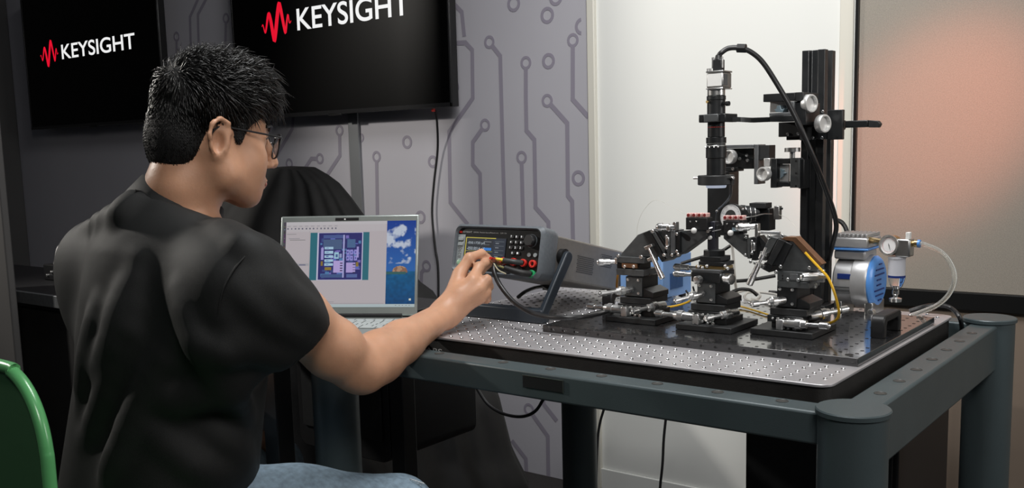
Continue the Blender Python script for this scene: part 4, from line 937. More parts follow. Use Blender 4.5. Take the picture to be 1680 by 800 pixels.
# lower arm stages
YQ = 1.80
m = MB(); bxp(m, 1296, 259, 1311, 308, YQ, .02); m.build('stage_plate', M_grey, st, bev=.0008)
for y in (264, 284, 305): MB().lathe(at(1306, y, Y=YQ-.0003), (0, -1, 0), [(0, .0018), (.0006, .0018)], 10).build('hole', M_hole, st)
m = MB(); bxp(m, 1310, 261, 1319, 309, YQ+.006, .03); m.build('stage_plate', M_ano, st, bev=.0008)
MB().lathe(at(1300, 249, Y=YQ+.012), (0, 0, 1), [(-.016, .005), (0, .005), (0, .0145), (.0075, .0145), (.008, .0135)], 28).build('knob', M_alu, st)
m = MB(); bxp(m, 1264, 260, 1274, 308, YQ-.006, .03); m.build('stage_block', M_ano, st, bev=.001)
m = MB(); bxp(m, 1274.5, 260, 1295, 269, YQ, .025); m.build('stage_block', M_ano, st, bev=.001)
m = MB(); bxp(m, 1274.5, 298, 1295, 306, YQ, .025); m.build('stage_block', M_ano, st, bev=.001)
m = MB(); bxp(m, 1275, 269.4, 1294, 297.6, YQ+.010, .006); m.build('dovetail_plate', M_sil, st, bev=.0006)
wd = MB(); prp(wd, [(1280, 276), (1286, 279), (1285, 282), (1290, 284), (1285, 286), (1285, 289), (1280, 293)], YQ+.004, .0055); wd.build('dovetail', M_teal, st, bev=.0004)
m = MB(); bxp(m, 1253, 259.5, 1263, 273, YQ-.006, .02); m.build('gib', M_sil, st, bev=.0008)
knob(st, at(1257, 285, Y=YQ-.012), (-.25, -.97, 0), .0135, .013, .012)
m = MB(); bxp(m, 1237, 237, 1244, 302, YQ+.002, .035); m.build('angle_arm', M_greyl, st, bev=.0008)
m = MB(); bxp(m, 1244.5, 238, 1262, 262, YQ+.004, .03); m.build('angle_arm', M_mat, st, bev=.0008)
m = MB(); bxp(m, 1188, 237.5, 1236.5, 243, YQ+.0, .04); m.build('angle_arm', M_greyl, st, bev=.0008)
m = MB(); bxp(m, 1188, 243.3, 1236.5, 277, YQ+.02, .014); m.build('arm_plate', M_ano, st, bev=.0008)
m = MB(); bxp(m, 1163, 274, 1210, 281, YQ+.01, .03); m.build('arm_plate', M_mat, st, bev=.0008)
for x, y in ((1226, 255), (1227, 263), (1214, 260), (1203, 277)): screw(at(x, y, Y=YQ+.012 if y < 270 else YQ+.0095), st, r=.0032, h=.004)
knob(st, at(1201, 257, Y=YQ-.004), (-.25, -.97, 0), .0140, .012, .02)

xl, xr = at(1160, 330, Y=YQ)[0], at(1196, 330, Y=YQ)[0]
zt = at(1180, 281.5, Y=YQ)[2]
MB().box(xl, xr, YQ+.001, YQ+.045, at(1180, 386, Y=YQ)[2], zt).build('hanging_post', M_ano, st, bev=.001)

mc = root('microscope', at(1175, 308, Y=1.63), 'vertical zoom microscope tube with boxy silver camera on top', 'microscope')
YM = 1.63; ax_ = at(1175, 220, Y=YM)[0]
def zy(y): return at(1175, y, Y=YM)[2]
def seg(name, y0, y1, r, m_=M_ano, r2=None):
    a, b = zy(y1), zy(y0); return MB().lathe((ax_, YM, a), (0, 0, 1), [(0, r2 or r), (b-a, r)], 32).build(name, m_, mc, bev=.0006)
seg('camera_adapter', 146, 157, .0155, M_alu); seg('tube_collar', 157.2, 164, .0168); seg('tube', 164.2, 187, .0160); seg('tube', 200, 225, .0152)
seg('red_band', 208, 209.2, .01535, M_red); seg('zoom_ring', 225.2, 235, .0178); seg('silver_band', 238, 239.3, .0172, M_chr); seg('zoom_ring', 235.2, 237.9, .0166); seg('focus_ring', 239.5, 259, .0182); seg('lower_tube', 259.2, 286.8, .0168)
k = seg('lens_tip', 300, 308, .020, mat('lens_glow', (.6, .65, .7), .2, emit=(.7, .8, 1), es=.4), .017)
rl = MB().ring((ax_, YM, zy(303)), (0, 0, 1), .0205, .0325, zy(287)-zy(303), 40).build('ring_light', M_mat, mc, bev=.0015)
MB().lathe((ax_, YM, zy(289)), (0, 0, 1), [(0, .0204), (.0012, .0204)], 32).build('ring_plate', M_ano, mc)
for sx_, a in ((-1, 1149), (1, 1199)): MB().cyl((ax_+sx_*.030, YM-.008, zy(291)), (ax_+sx_*.039, YM-.012, zy(291)), .0026, n=10).build('set_screw', M_chr, rl)
MB().lathe((ax_-.008, YM-.0162, zy(167)), (-.3, -1, 0), [(0, .0026), (.003, .0026)], 12).build('set_screw', M_brass, mc)
MB().lathe((ax_+.0155, YM-.004, zy(171)), (1, -.1, 0), [(0, .0018), (.006, .0018), (.006, .0042), (.012, .0042)], 12).build('thumb_screw', M_ano, mc)
for k in range(4): MB().sph((ax_+(-.012+.008*k), YM-.0165, zy(241)), .0018, 8).build('set_screw', M_chr, mc)
# camera body
m = MB(); a = at(1159, 131, Y=YM-.018); b = at(1184, 131, Y=YM-.018)
cw = b[0]-a[0]
cb = MB().box(a[0], b[0]+.002, YM-.018, YM+.018, zy(145), zy(120)).build('camera_body', M_alu, mc, bev=.002)
MB().box(a[0]+.002, b[0]-.0, YM-.0185, YM-.0178, zy(142), zy(122)).build('label', M_white, cb)
MB().box(b[0]+.0018, b[0]+.0026, YM-.015, YM+.0, zy(141), zy(123)).build('side_label', M_greyl, cb)
MB().box(a[0]-.001, b[0]+.003, YM-.019, YM+.019, zy(119.8), zy(117)).build('camera_end_plate', M_white if False else M_alu, mc, bev=.001)
MB().box(a[0]-.001, b[0]+.003, YM-.019, YM+.019, zy(147), zy(145.2)).build('camera_end_plate', M_alu, mc, bev=.001)
cn = MB().box(ax_-.004, ax_+.013, YM-.007, YM+.007, zy(116.8), zy(98)).build('connector', M_blk, mc, bev=.0015)
for dx in (-.005, .0125): MB().cyl((ax_+dx, YM-.003, zy(112)), (ax_+dx, YM-.003, zy(94)), .0022, n=10).build('thumb_screw', M_chr, cn)
for dx in (-.013, -.009): MB().cyl((ax_+dx, YM-.006, zy(116.8)), (ax_+dx, YM-.006, zy(112)), .0022, n=10).build('socket', M_chr, mc)
# clamp and arm
m = MB(); bxp(m, 1146, 188, 1160, 201, YM-.022, .03); m.build('clamp', M_ano, mc, bev=.0015)
m = MB(); bxp(m, 1154, 187, 1178, 200, YM-.026, .05); m.build('clamp', M_grey, mc, bev=.0015)
m = MB(); bxp(m, 1180, 186, 1190, 200, YM-.024, .05); m.build('clamp', M_ano, mc, bev=.0015)
MB().lathe(at(1151, 196, Y=YM-.0222), (0, -1, 0), [(0, .0035), (.0005, .0035)], 12).build('hole', M_hole, mc)
m = MB(); P = [at(1191, 191, Y=YM), at(1215, 192, Y=YM+.01), at(1232, 193, Y=YM+.03), at(1262, 192, Y=YS-.003)]
for i in range(len(P)-1):
    a, b = P[i], P[i+1]; t_ = .006
    m.add([(q[0]+ox, q[1]+oy, q[2]+oz) for q in (a, b) for ox, oy, oz in ((0, 0, 0), (0, .012, 0), (0, .012, -.0085), (0, 0, -.0085))], [(0, 1, 2, 3), (7, 6, 5, 4), (0, 4, 5, 1), (1, 5, 6, 2), (2, 6, 7, 3), (3, 7, 4, 0)])
m.build('arm', M_ano, mc)
MB().lathe((ax_+.0045, YM, zy(98)), (0, 0, 1), [(0, .0075), (.008, .0052)], 14).build('strain_relief', M_blk, cn)
cc = [(ax_+.0045, YM, zy(97)), (ax_+.005, YM, zy(92)), at(1184, 86, Y=YM), at(1196, 79, Y=YM+.01), at(1215, 79, Y=YM+.02), at(1233, 86, Y=YM+.03), at(1252, 103, Y=YM+.04), at(1275, 138, Y=YM+.05), at(1298, 178, Y=YM+.055), at(1318, 220, Y=YM+.06), at(1338, 268, Y=YM+.08), at(1355, 312, Y=YM+.12), at(1367, 345, Y=YM+.15), at(1372, 372, Y=YM+.17), at(1366, 400, Y=YM+.19), at(1360, 425, Y=YM+.22)]
cr_ = root('camera_cable', cc[4], 'thick black cable arching from the camera past the column', 'cable')
MB().tube(cc, .0046, 12).build('cable', M_cable, cr_)
c = np.array(cc[4]); MB().cyl(c-np.array([.006, 0, -.0005]), c+np.array([.009, .002, -.001]), .0078, n=10).build('clip', M_blk, cr_)
solo('ring_light_cable', MB().tube([(ax_+.036, YM-.008, zy(292)), at(1200, 305, Y=YM), at(1198, 322, Y=YM+.03), at(1187, 336, Y=YM+.08), at(1178, 345, Y=YM+.12), at(1174, 365, Y=YM+.14)], .0022, 8), mat('grey_cable', (.09, .09, .09), .4), 'thin grey cable curling down from the ring light', 'cable')

# side viewing scope with graduated dial
sc_ = root('side_scope', at(1200, 352, Y=1.73), 'horizontal black scope with a white graduated dial ring at the middle', 'scope')
YD = 1.70; dc = Vector(at(1199, 355, Y=YD)); dd2 = Vector((-.20, -.97, .12)).normalized()
MB().lathe(dc, dd2, [(-.030, .021), (-.012, .0235), (-.002, .0245), (0, .0245)], 40).build('barrel', M_ano, sc_)
MB().ring(dc, dd2, .0125, .0225, .0015, 40).build('dial_ring', M_dialw, sc_)
MB().lathe(dc, dd2, [(0, .0122), (.0012, .0122), (.0012, .004), (.0, .004)], 30).build('lens_mount', M_ano, sc_)
m = MB(); uu, vv, _q = basis(dd2)
for k in range(60):
    a = 2*math.pi*k/60; tk = uu*math.cos(a)+vv*math.sin(a); sd = uu*-math.sin(a)+vv*math.cos(a); c = dc+dd2*.0016; L = .0195 if k % 5 else .018
    m.add([c+tk*.022+sd*.00025, c+tk*.022-sd*.00025, c+tk*L-sd*.00025, c+tk*L+sd*.00025], [(0, 1, 2, 3)])
tag(m.build('graduations', M_ink, sc_, smooth=False), kind='stuff')
b0_ = Vector(at(1216, 352, Y=YD+.03)); bd = Vector((.85, .5, .06)).normalized()
for k in range(4): MB().lathe(b0_+bd*(.0085*k), bd, [(0, .0185-.0018*k), (.0075, .0175-.0018*k)], 28).build('barrel_ring', M_ano if k % 2 else M_mat, sc_)
for k in range(3): MB().lathe(b0_+bd*(.0085*k+.0076), bd, [(0, .0178-.0018*k), (.0008, .0178-.0018*k)], 28).build('silver_ring', M_alu, sc_)
m = MB(); bxp(m, 1240, 342, 1262, 378, YD+.045, .03); m.build('mount_block', M_ano, sc_, bev=.001)
m = MB(); bxp(m, 1229, 333, 1256, 342, YD+.035, .03); m.build('top_block', M_mat, sc_, bev=.001)
m = MB(); bxp(m, 1269, 338, 1278, 360, YD+.04, .014); m.build('end_plate', M_alu, sc_, bev=.001)
MB().cyl(at(1277, 342, Y=YD+.046), at(1284, 342, Y=YD+.046), .002, n=10).build('pin', M_ano, sc_)
for x, y in ((1176, 346), (1219, 343)): MB().sph(at(x, y, Y=YD-.002), .0026, 10).build('screw', M_alu, sc_)
MB().box(at(1205, 360, Y=YD+.08)[0], at(1262, 360, Y=YD+.08)[0], YD+.076, YD+.099, at(1220, 372, Y=YD+.08)[2], at(1220, 352, Y=YD+.08)[2]).build('mount_bar', M_ano, sc_, bev=.001)

# ================================================================ loose cables on the table
def cable(pts, r, m_, name, label): return solo(name, MB().tube(pts, r, 8), m_, label, 'cable', 'cables on the table')
G = BT2+.003
def g_(x, y, dz=0): return at(x, y, Z=G+dz)
for nm, pts, r, mm, lab in [
 ('yellow_fibre', [at(1083, 504, Y=1.66), at(1100, 503, Y=1.70), at(1118, 499, Y=1.72), at(1132, 493, Y=1.73), at(1138, 483, Y=1.74)], .0022, M_yel, 'yellow fibre between the leftmost and middle positioners'),
 ('yellow_fibre', [g_(1206, 500, .002), g_(1225, 505), g_(1248, 512), g_(1270, 519)], .0018, M_yel, 'yellow fibre lying between the middle and right positioners'),
 ('yellow_fibre', [at(1321, 414, Y=1.56), at(1331, 425, Y=1.558), at(1346, 441, Y=1.553), at(1359, 456, Y=1.55), at(1369, 480, Y=1.55), at(1376, 508, Y=1.565), at(1374, 522, Y=1.585), at(1363, 529, Y=1.60), at(1353, 530, Y=1.61)], .0022, M_yel, 'yellow fibre hanging down at the right side of the right positioner'),
 ('amber_fibre', [at(1016, 440, Y=1.64), at(1013, 455, Y=1.64), at(1012, 470, Y=1.645), at(1015, 484, Y=1.65)], .0022, mat('amber_cable', (.45, .2, .02), .4), 'short amber fibre beside the leftmost positioner'),
 ('white_cable', [at(1200, 392, Y=1.80), at(1203, 420, Y=1.80), at(1205, 450, Y=1.80), at(1208, 475, Y=1.81), at(1213, 488, Y=1.82)], .0028, M_wcable, 'white cable hanging straight down behind the middle positioner'),
 ('white_cable', [g_(1205, 482), g_(1222, 476), g_(1240, 478), g_(1247, 486), g_(1236, 493), g_(1222, 489), g_(1226, 480), g_(1245, 479), g_(1268, 482), g_(1284, 486)], .0028, M_wcable, 'white cable coiled loosely on the breadboard behind the positioners'),
 ('white_cable', [g_(1232, 490, .003), g_(1250, 494), g_(1266, 499), g_(1280, 503)], .0022, M_wcable, 'thin white cable running straight toward the right positioner'),
 ('black_cable', [at(1206, 461, Y=1.82), at(1230, 459, Y=1.82), at(1255, 455, Y=1.83), at(1272, 452, Y=1.84)], .0036, M_cable, 'black cable passing level behind the right positioner'),
 ('black_cable', [at(1202, 478, Y=1.75), at(1216, 474, Y=1.76), at(1232, 476, Y=1.77), at(1242, 484, Y=1.78)], .0034, M_cable, 'black cable curving over the coiled white cable'),
 ('black_cable', [g_(1262, 479, .002), g_(1275, 480), g_(1290, 485)], .0040, M_cable, 'short black cable end left of the column foot'),
 ('black_cable', [at(1118, 432, Y=1.80), at(1140, 425, Y=1.80), at(1180, 413, Y=1.80), at(1198, 403, Y=1.80)], .0034, M_cable, 'black cable slanting behind the slim upright post'),
 ('black_cable', [at(1369, 360, Y=1.93), at(1380, 364, Y=1.93), at(1387, 373, Y=1.93), at(1391, 386, Y=1.92)], .0046, M_cable, 'thick black cable end bending onto the silver pump'),
 ('black_cable', [at(1137, 470, Y=1.66), at(1139, 480, Y=1.67), at(1136, 490, Y=1.68), at(1125, 476, Y=1.68)], .0018, M_cable, 'thin black wire looping beside the blue box'),
 ('blue_wire', [at(1283, 468, Y=1.66), at(1283, 480, Y=1.66), at(1285, 492, Y=1.67)], .0016, M_bluep, 'short blue wire left of the right positioner block'),
 ('hair_thin_wire', [at(1045, 400, Y=1.6), at(1046, 370, Y=1.6), at(1056, 345, Y=1.6), at(1075, 328, Y=1.6), at(1100, 338, Y=1.59), at(1126, 352, Y=1.58)], .0003, M_wcable, 'hair thin wire arching above the leftmost positioner'),
 ('hair_thin_wire', [at(1278, 352, Y=1.72), at(1292, 358, Y=1.7), at(1305, 372, Y=1.66), at(1314, 388, Y=1.62), at(1318, 398, Y=1.60)], .0003, M_wcable, 'hair thin wire curving down from the scope end plate')]:
    cable(pts, r, mm, nm, lab)
for nm, pts, lab in [('floor_cable', [at(782, 636, Y=1.9), at(800, 662, Y=1.9), at(825, 678, Y=1.9), at(855, 683, Y=1.9), at(878, 674, Y=1.9), at(893, 652, Y=1.9)], 'black cable sagging in a loop below the nameplate of the beam'),
    ('floor_cable', [at(993, 664, Y=2.5), at(984, 695, Y=2.5), at(980, 730, Y=2.5), at(978, 800, Y=2.5), at(978, 830, Y=2.52)], 'black cable hanging beside the rear left leg of the table'),
    ('floor_cable', [at(1093, 680, Y=2.5), at(1089, 720, Y=2.5), at(1087, 760, Y=2.5), at(1083, 800, Y=2.5), at(1082, 840, Y=2.5)], 'black cable hanging alone against the lower white panel')]:
    solo(nm, MB().tube(pts, .0042, 8), M_cable, lab, 'cable', 'cables below the table')
cbn = root('black_cabinet', (-.8, 2.2, 0), 'black cabinet standing on the floor beneath the right of the table', 'cabinet')
x0c = at(1223, 740, Y=2.05)[0]
MB().box(x0c, x0c+.34, 2.05, 2.45, .01, .62).build('body', M_blk, cbn, bev=.004); MB().box(x0c+.01, x0c+.33, 2.042, 2.0495, .03, .60).build('door', M_mat, cbn, bev=.002)
# ================================================================ the person: smooth blended surfaces from distance fields
class SDF:
    def __init__(s, lo, hi, h):
        s.h = h; s.lo = np.array(lo, float); n = np.ceil((np.array(hi)-s.lo)/h).astype(int)+1; s.n = n
        s.g = np.full(tuple(n), 1.0, np.float32)
        s.ax = [(s.lo[i]+h*np.arange(n[i])).astype(np.float32) for i in range(3)]
    def sub(s, lo, hi):
        a = [int(max(0, np.floor((lo[i]-s.lo[i])/s.h))) for i in range(3)]; b = [int(min(s.n[i], np.ceil((hi[i]-s.lo[i])/s.h)+1)) for i in range(3)]
        if any(b[i] <= a[i] for i in range(3)): return None, None
        sl = tuple(slice(a[i], b[i]) for i in range(3))
        return sl, np.meshgrid(s.ax[0][sl[0]], s.ax[1][sl[1]], s.ax[2][sl[2]], indexing='ij')
    def put(s, f, lo, hi, k=.01, op='u'):
        m = k*1.5+s.h*3; sl, P = s.sub(np.array(lo)-m, np.array(hi)+m)
        if sl is None: return
        d = f(*P).astype(np.float32); g = s.g[sl]
        if op == 'u':
            t = np.clip(.5+.5*(g-d)/k, 0, 1); s.g[sl] = g*(1-t)+d*t-k*t*(1-t)
        else:
            t = np.clip(.5-.5*(g+d)/k, 0, 1); s.g[sl] = g*(1-t)-d*t+k*t*(1-t)
    def cone(s, a, b, ra, rb, k=.01, op='u', flat=None):
        """tapered capsule; flat=(unit normal, factor) squashes it along that normal"""
        a = np.array(a, float); b = np.array(b, float); ba = b-a; L2 = max(1e-9, ba@ba); r = max(ra, rb)*(max(1, flat[1]) if flat else 1)
        def f(x, y, z):
            px_, py_, pz_ = x-a[0], y-a[1], z-a[2]
            t = np.clip((px_*ba[0]+py_*ba[1]+pz_*ba[2])/L2, 0, 1); qx, qy, qz = px_-ba[0]*t, py_-ba[1]*t, pz_-ba[2]*t
            if flat:
                n = flat[0]; w_ = (qx*n[0]+qy*n[1]+qz*n[2])*(1/flat[1]-1); qx, qy, qz = qx+n[0]*w_, qy+n[1]*w_, qz+n[2]*w_
            return np.sqrt(qx*qx+qy*qy+qz*qz)-(ra+(rb-ra)*t)
        s.put(f, np.minimum(a, b)-r, np.maximum(a, b)+r, k, op)
    def ell(s, c, r, M=None, k=.01, op='u'):
        """ellipsoid with radii r along the rows of M"""
        c = np.array(c, float); M = np.eye(3) if M is None else np.array(M); r = np.array(r, float); R_ = max(r)
        def f(x, y, z):
            d = np.stack([x-c[0], y-c[1], z-c[2]], 0); q = np.tensordot(M, d, 1)
            k0 = np.sqrt(sum((q[i]/r[i])**2 for i in range(3))); k1 = np.sqrt(sum((q[i]/r[i]**2)**2 for i in range(3)))+1e-6
            return k0*(k0-1)/k1
        s.put(f, c-R_, c+R_, k, op)
    def path(s, pts, rs, k=.01, op='u', flat=None):
        for i in range(len(pts)-1): s.cone(pts[i], pts[i+1], rs[i], rs[i+1], k, op, flat)
    def mesh(s):
        g = s.g; n = s.n; ins = g < 0
        c = np.zeros(tuple(n-1), np.int8)
        for dx in (0, 1):
            for dy in (0, 1):
                for dz in (0, 1): c += ins[dx:n[0]-1+dx, dy:n[1]-1+dy, dz:n[2]-1+dz]
        act = (c > 0) & (c < 8); idx = np.full(act.shape, -1, np.int64); I = np.argwhere(act); idx[act] = np.arange(len(I))
        acc = np.zeros((len(I), 3)); cnt = np.zeros(len(I))
        cr_ = [(0, 0, 0), (1, 0, 0), (0, 1, 0), (1, 1, 0), (0, 0, 1), (1, 0, 1), (0, 1, 1), (1, 1, 1)]
        for i in range(8):
            for j in range(i+1, 8):
                a, b = np.array(cr_[i]), np.array(cr_[j])
                if abs(a-b).sum() != 1: continue
                ga = g[tuple((I+a).T)]; gb = g[tuple((I+b).T)]; m = (ga < 0) != (gb < 0); t = np.zeros(len(I)); t[m] = ga[m]/(ga[m]-gb[m])
                acc[m] += (a+(b-a)*t[m][:, None]); cnt[m] += 1
        V = s.lo+s.h*(I+acc/np.maximum(cnt, 1)[:, None]); F = []
        for ax_i in range(3):
            o = [i for i in range(3) if i != ax_i]; sa = [slice(None)]*3; sb = [slice(None)]*3; sa[ax_i] = slice(0, n[ax_i]-1); sb[ax_i] = slice(1, n[ax_i])
            A, B_ = ins[tuple(sa)], ins[tuple(sb)]; E = np.argwhere(A != B_)
            E = E[(E[:, o[0]] > 0) & (E[:, o[1]] > 0) & (E[:, o[0]] < n[o[0]]-1) & (E[:, o[1]] < n[o[1]]-1)]
            u_ = np.zeros(3, int); u_[o[0]] = 1; v_ = np.zeros(3, int); v_[o[1]] = 1
            q = np.stack([idx[tuple((E-u_-v_).T)], idx[tuple((E-v_).T)], idx[tuple(E.T)], idx[tuple((E-u_).T)]], 1)
            fl = A[tuple(E.T)]; fl = ~fl if ax_i == 1 else fl
            q[~fl] = q[~fl][:, ::-1]; F.append(q)
        return V, np.concatenate(F)
    def build(s, name, m, parent=None, it=2):
        V, F = s.mesh(); me = bpy.data.meshes.new(name); off = np.array(parent['_o']) if parent is not None else np.zeros(3)
        # light Laplacian smoothing
        if it:
            e = np.concatenate([F[:, [0, 1]], F[:, [1, 2]], F[:, [2, 3]], F[:, [3, 0]]])
            for _ in range(it):
                S = np.zeros_like(V); c = np.zeros(len(V))
                for a, b in ((0, 1), (1, 0)):
                    for ax_i in range(3): S[:, ax_i] += np.bincount(e[:, a], V[e[:, b], ax_i], len(V))
                    c += np.bincount(e[:, a], minlength=len(V))
                V = V*.5+.5*S/np.maximum(c, 1)[:, None]
        me.vertices.add(len(V)); me.vertices.foreach_set('co', (V-off).astype(np.float32).ravel())
        me.loops.add(len(F)*4); me.loops.foreach_set('vertex_index', F.astype(np.int32).ravel()); me.polygons.add(len(F))
        me.polygons.foreach_set('loop_start', np.arange(0, len(F)*4, 4, dtype=np.int32)); me.update(calc_edges=True); me.validate()
        me.polygons.foreach_set('use_smooth', [True]*len(me.polygons)); me.materials.append(m)
        o = bpy.data.objects.new(name, me); COL.objects.link(o)
        if parent is not None: o.parent = parent; o['_o'] = tuple(off.tolist())
        return o

unit = lambda v: np.array(v, float)/np.linalg.norm(v)
# ---- joints
PO = np.array([-1.40, .82, .45])                                   # origin on the seat
dH = 1.56
EAR = at(362, 229, d=dH-.055)
sw = at(361, 229, d=1)-CAM; cw_ = unit([sw[0], sw[1], 0]); cs_ = np.array([-cw_[1], cw_[0], 0])*-1
cs_ = np.array([cw_[1], -cw_[0], 0])                                # screen right
al = R(20); hf = cs_*math.cos(al)+cw_*math.sin(al); hr_ = cs_*math.sin(al)-cw_*math.cos(al)
pt = R(9); hu = np.array([0, 0, 1.]); hf2 = hf*math.cos(pt)-hu*math.sin(pt); hu2 = hu*math.cos(pt)+hf*math.sin(pt)
HM = np.array([hr_, hf2, hu2]); HC = EAR-hr_*.074                   # head centre between the ears
def hp(x, y, z): return HC+hr_*x+hf2*y+hu2*z
SHR = at(408, 462, d=1.44); SHL = at(172, 428, d=1.74)
CTOP = at(300, 315, d=1.580)
ELB = at(590, 606, d=1.60); WR = at(731, 514, d=1.83)
tx = unit((SHR-SHL)*[1, 1, 0]); tfw = np.array([-tx[1], tx[0], 0])     # torso right, torso forward
CH = (SHR+SHL)/2-np.array([0, 0, .13])+tfw*.0
PEL = np.array([CH[0], CH[1], .56])-tfw*.035-tx*.018
TM = np.array([tx, tfw, [0, 0, 1]])

body = SDF((-1.95, .45, .45), (-.95, 1.62, 1.42), .0042)
B = body
# head
B.ell(hp(0, .002, .046), (.074, .083, .080), HM, .01)
B.ell(hp(0, .030, -.008), (.062, .062, .070), HM, .03)
for s_ in (1, -1):
    B.path([hp(.058*s_, .0, -.020), hp(.054*s_, .018, -.050), hp(.022*s_, .073, -.076)], [.018, .020, .016], .03)
    B.ell(hp(.036*s_, .062, -.020), (.026, .028, .030), HM, .02)
    B.cone(hp(.004*s_, .0915, .030), hp(.042*s_, .072, .034), .010, .010, .012)
    B.ell(hp(.0315*s_, .092, .008), (.016, .012, .010), HM, .010, 's')
    B.ell(hp(.0315*s_, .0775, .009), (.0135, .0125, .0125), HM, .004)
    B.cone(hp(.019*s_, .0895, .0185), hp(.044*s_, .082, .017), .0035, .0035, .006)
    # ear
    ec = hp(.0765*s_, -.004, -.001)
    ex = unit(hr_*s_+hf2*-.45); ey = unit(np.cross(hu2, ex)); 
    B.ell(ec, (.0065, .0175, .0295), np.array([ex, ey, hu2]), .005)
    hel = [(.073, .010, -.006), (.077, .013, .012), (.082, .007, .026), (.086, -.008, .031), (.089, -.020, .022), (.088, -.023, .004), (.083, -.016, -.014), (.077, -.006, -.027), (.073, .004, -.030), (.070, .009, -.024)]
    B.path([hp(a*s_, b, c) for a, b, c in hel], [.0032, .0036, .0042, .0044, .0044, .0042, .0042, .0052, .0058, .0045], .003)
    B.ell(ec+ex*.0060+ey*(.002*s_)*0-hu2*.004, (.009, .0095, .0155), np.array([ex, ey, hu2]), .003, 's')
    B.ell(hp(.074*s_, .011, -.006), (.004, .004, .006), HM, .003)
B.ell(hp(0, .078, -.081), (.024, .017, .016), HM, .02)
for s_ in (1, -1): B.ell(hp(.030*s_, .060, -.050), (.021, .023, .028), HM, .03)
B.path([hp(0, .094, .022), hp(0, .104, .004), hp(0, .117, -.020)], [.0065, .0075, .0105], .010)
for s_ in (1, -1): B.ell(hp(.0115*s_, .104, -.025), (.008, .011, .007), HM, .006); B.ell(hp(.006*s_, .107, -.032), (.0035, .005, .003), HM, .003, 's')
B.ell(hp(0, .085, -.052), (.028, .018, .020), HM, .015)
B.ell(hp(0, .101, -.0515), (.020, .0075, .0048), HM, .004); B.ell(hp(0, .0995, -.0615), (.017, .0075, .0055), HM, .004)
B.cone(hp(-.022, .100, -.0565), hp(.022, .100, -.0565), .0013, .0013, .003, 's'); B.ell(hp(0, .099, -.076), (.018, .007, .005), HM, .010, 's')
# neck
nk = unit(np.array([0, 0, 1.])+hf*.52); NB = CTOP-nk*.032
B.path([hp(0, -.022, -.03), hp(0, -.026, -.075), NB+nk*.01, NB-np.array([0, 0, .05])], [.050, .049, .053, .070], .03)
# torso core under the shirt
B.ell(CH+np.array([0, 0, .03]), (.150, .095, .20), TM, .03)
B.cone(CH, PEL, .095, .085, .05)
for S_ in (SHR, SHL): B.cone(NB-np.array([0, 0, .05]), S_, .045, .045, .05)
# right arm
ua = unit(ELB-SHR); fa = unit(WR-ELB)
B.path([SHR, SHR+ua*.10, SHR+ua*.19, ELB], [.048, .047, .043, .034], .03)
B.ell(ELB-ua*.012-fa*.004, (.030, .032, .030), None, .02)
B.path([ELB, ELB+fa*.055, ELB+fa*.13, WR], [.036, .0405, .034, .024], .02)
cv = unit((ELB+WR)/2-CAM); fn = unit(np.cross(fa, cv)); 
B.cone(ELB+fa*.02+fn*.012, ELB+fa*.12+fn*.008, .028, .022, .02); B.cone(ELB+fa*.01-fn*.012, ELB+fa*.11-fn*.010, .026, .020, .02)
# right hand
def hpx(x, y, d): return at(x, y, d=d)
T = TIP-cv*.004
MCP = [hpx(754, 449, 1.866), hpx(776, 459, 1.842), hpx(787, 473, 1.838), hpx(789, 489, 1.845)]
B.cone(WR, (WR+MCP[1])/2, .024, .022, .02)
for i, m_ in enumerate(MCP): B.cone(WR+(m_-WR)*.12, m_, [.016, .017, .016, .015][i], [.0140, .0125, .012, .011][i], .014)
B.cone(WR, hpx(757, 497, 1.865), .020, .020, .02)
for m_ in MCP[:3]:
    c0_ = WR+(m_-WR)*.35-cv*.016; B.cone(c0_, m_-cv*.009, .0035, .0045, .010)
idx_ = [MCP[0], hpx(770, 423, 1.872), hpx(790, 415, 1.900), hpx(803, 424, 1.915)]
B.path(idx_, [.0130, .0098, .0085, .0070], .004)
mid_ = [MCP[1], hpx(786, 438, 1.865), hpx(797, 431, 1.893), hpx(804, 432, 1.915)]
B.path(mid_, [.0120, .0100, .0084, .0070], .004)
rin_ = [MCP[2], hpx(799, 458, 1.845), hpx(803, 470, 1.868), hpx(794, 476, 1.885)]
B.path(rin_, [.0115, .0098, .0086, .0078], .003)
pin_ = [MCP[3], hpx(799, 478, 1.850), hpx(800, 491, 1.868), hpx(791, 493, 1.882)]
B.path(pin_, [.0105, .0088, .0078, .0070], .003)
thb = [hpx(750, 486, 1.868), hpx(768, 462, 1.895), hpx(786, 444, 1.915), hpx(802, 432, 1.927)]
B.path(thb, [.0165, .0130, .0108, .0085], .006)
for p in (idx_[1], mid_[1]): B.ell(p, (.0108,)*3, None, .004)
# left arm resting toward the desk (behind the torso)
EL = SHL-np.array([0, 0, .24])+tfw*.13+tx*.03; WL = EL+tfw*.15-tx*.03-np.array([0, 0, .15])
B.path([SHL, (SHL+EL)/2, EL], [.048, .044, .035], .03); B.path([EL, EL+(WL-EL)*.3, WL], [.035, .037, .024], .02)
hl = unit(WL-EL)
for k in range(4):
    o = tx*(.024-.016*k); B.path([WL, WL+hl*.07+o, WL+hl*.115+o*1.1-np.array([0, 0, .02]), WL+hl*.125+o*1.1-np.array([0, 0, .045])], [.018, .010, .0088, .0075], .006)
B.path([WL, WL+hl*.04+tx*.04, WL+hl*.07+tx*.045-np.array([0, 0, .02])], [.016, .012, .009], .006)
person = body.build('person', M_skin, None, 2)
person.data.transform(Matrix.Translation(Vector(-PO))); person.location = PO; person['_o'] = tuple(PO.tolist())
tag(person, 'person in black polo shirt and glasses seated at the table, reaching to the instrument', 'person')
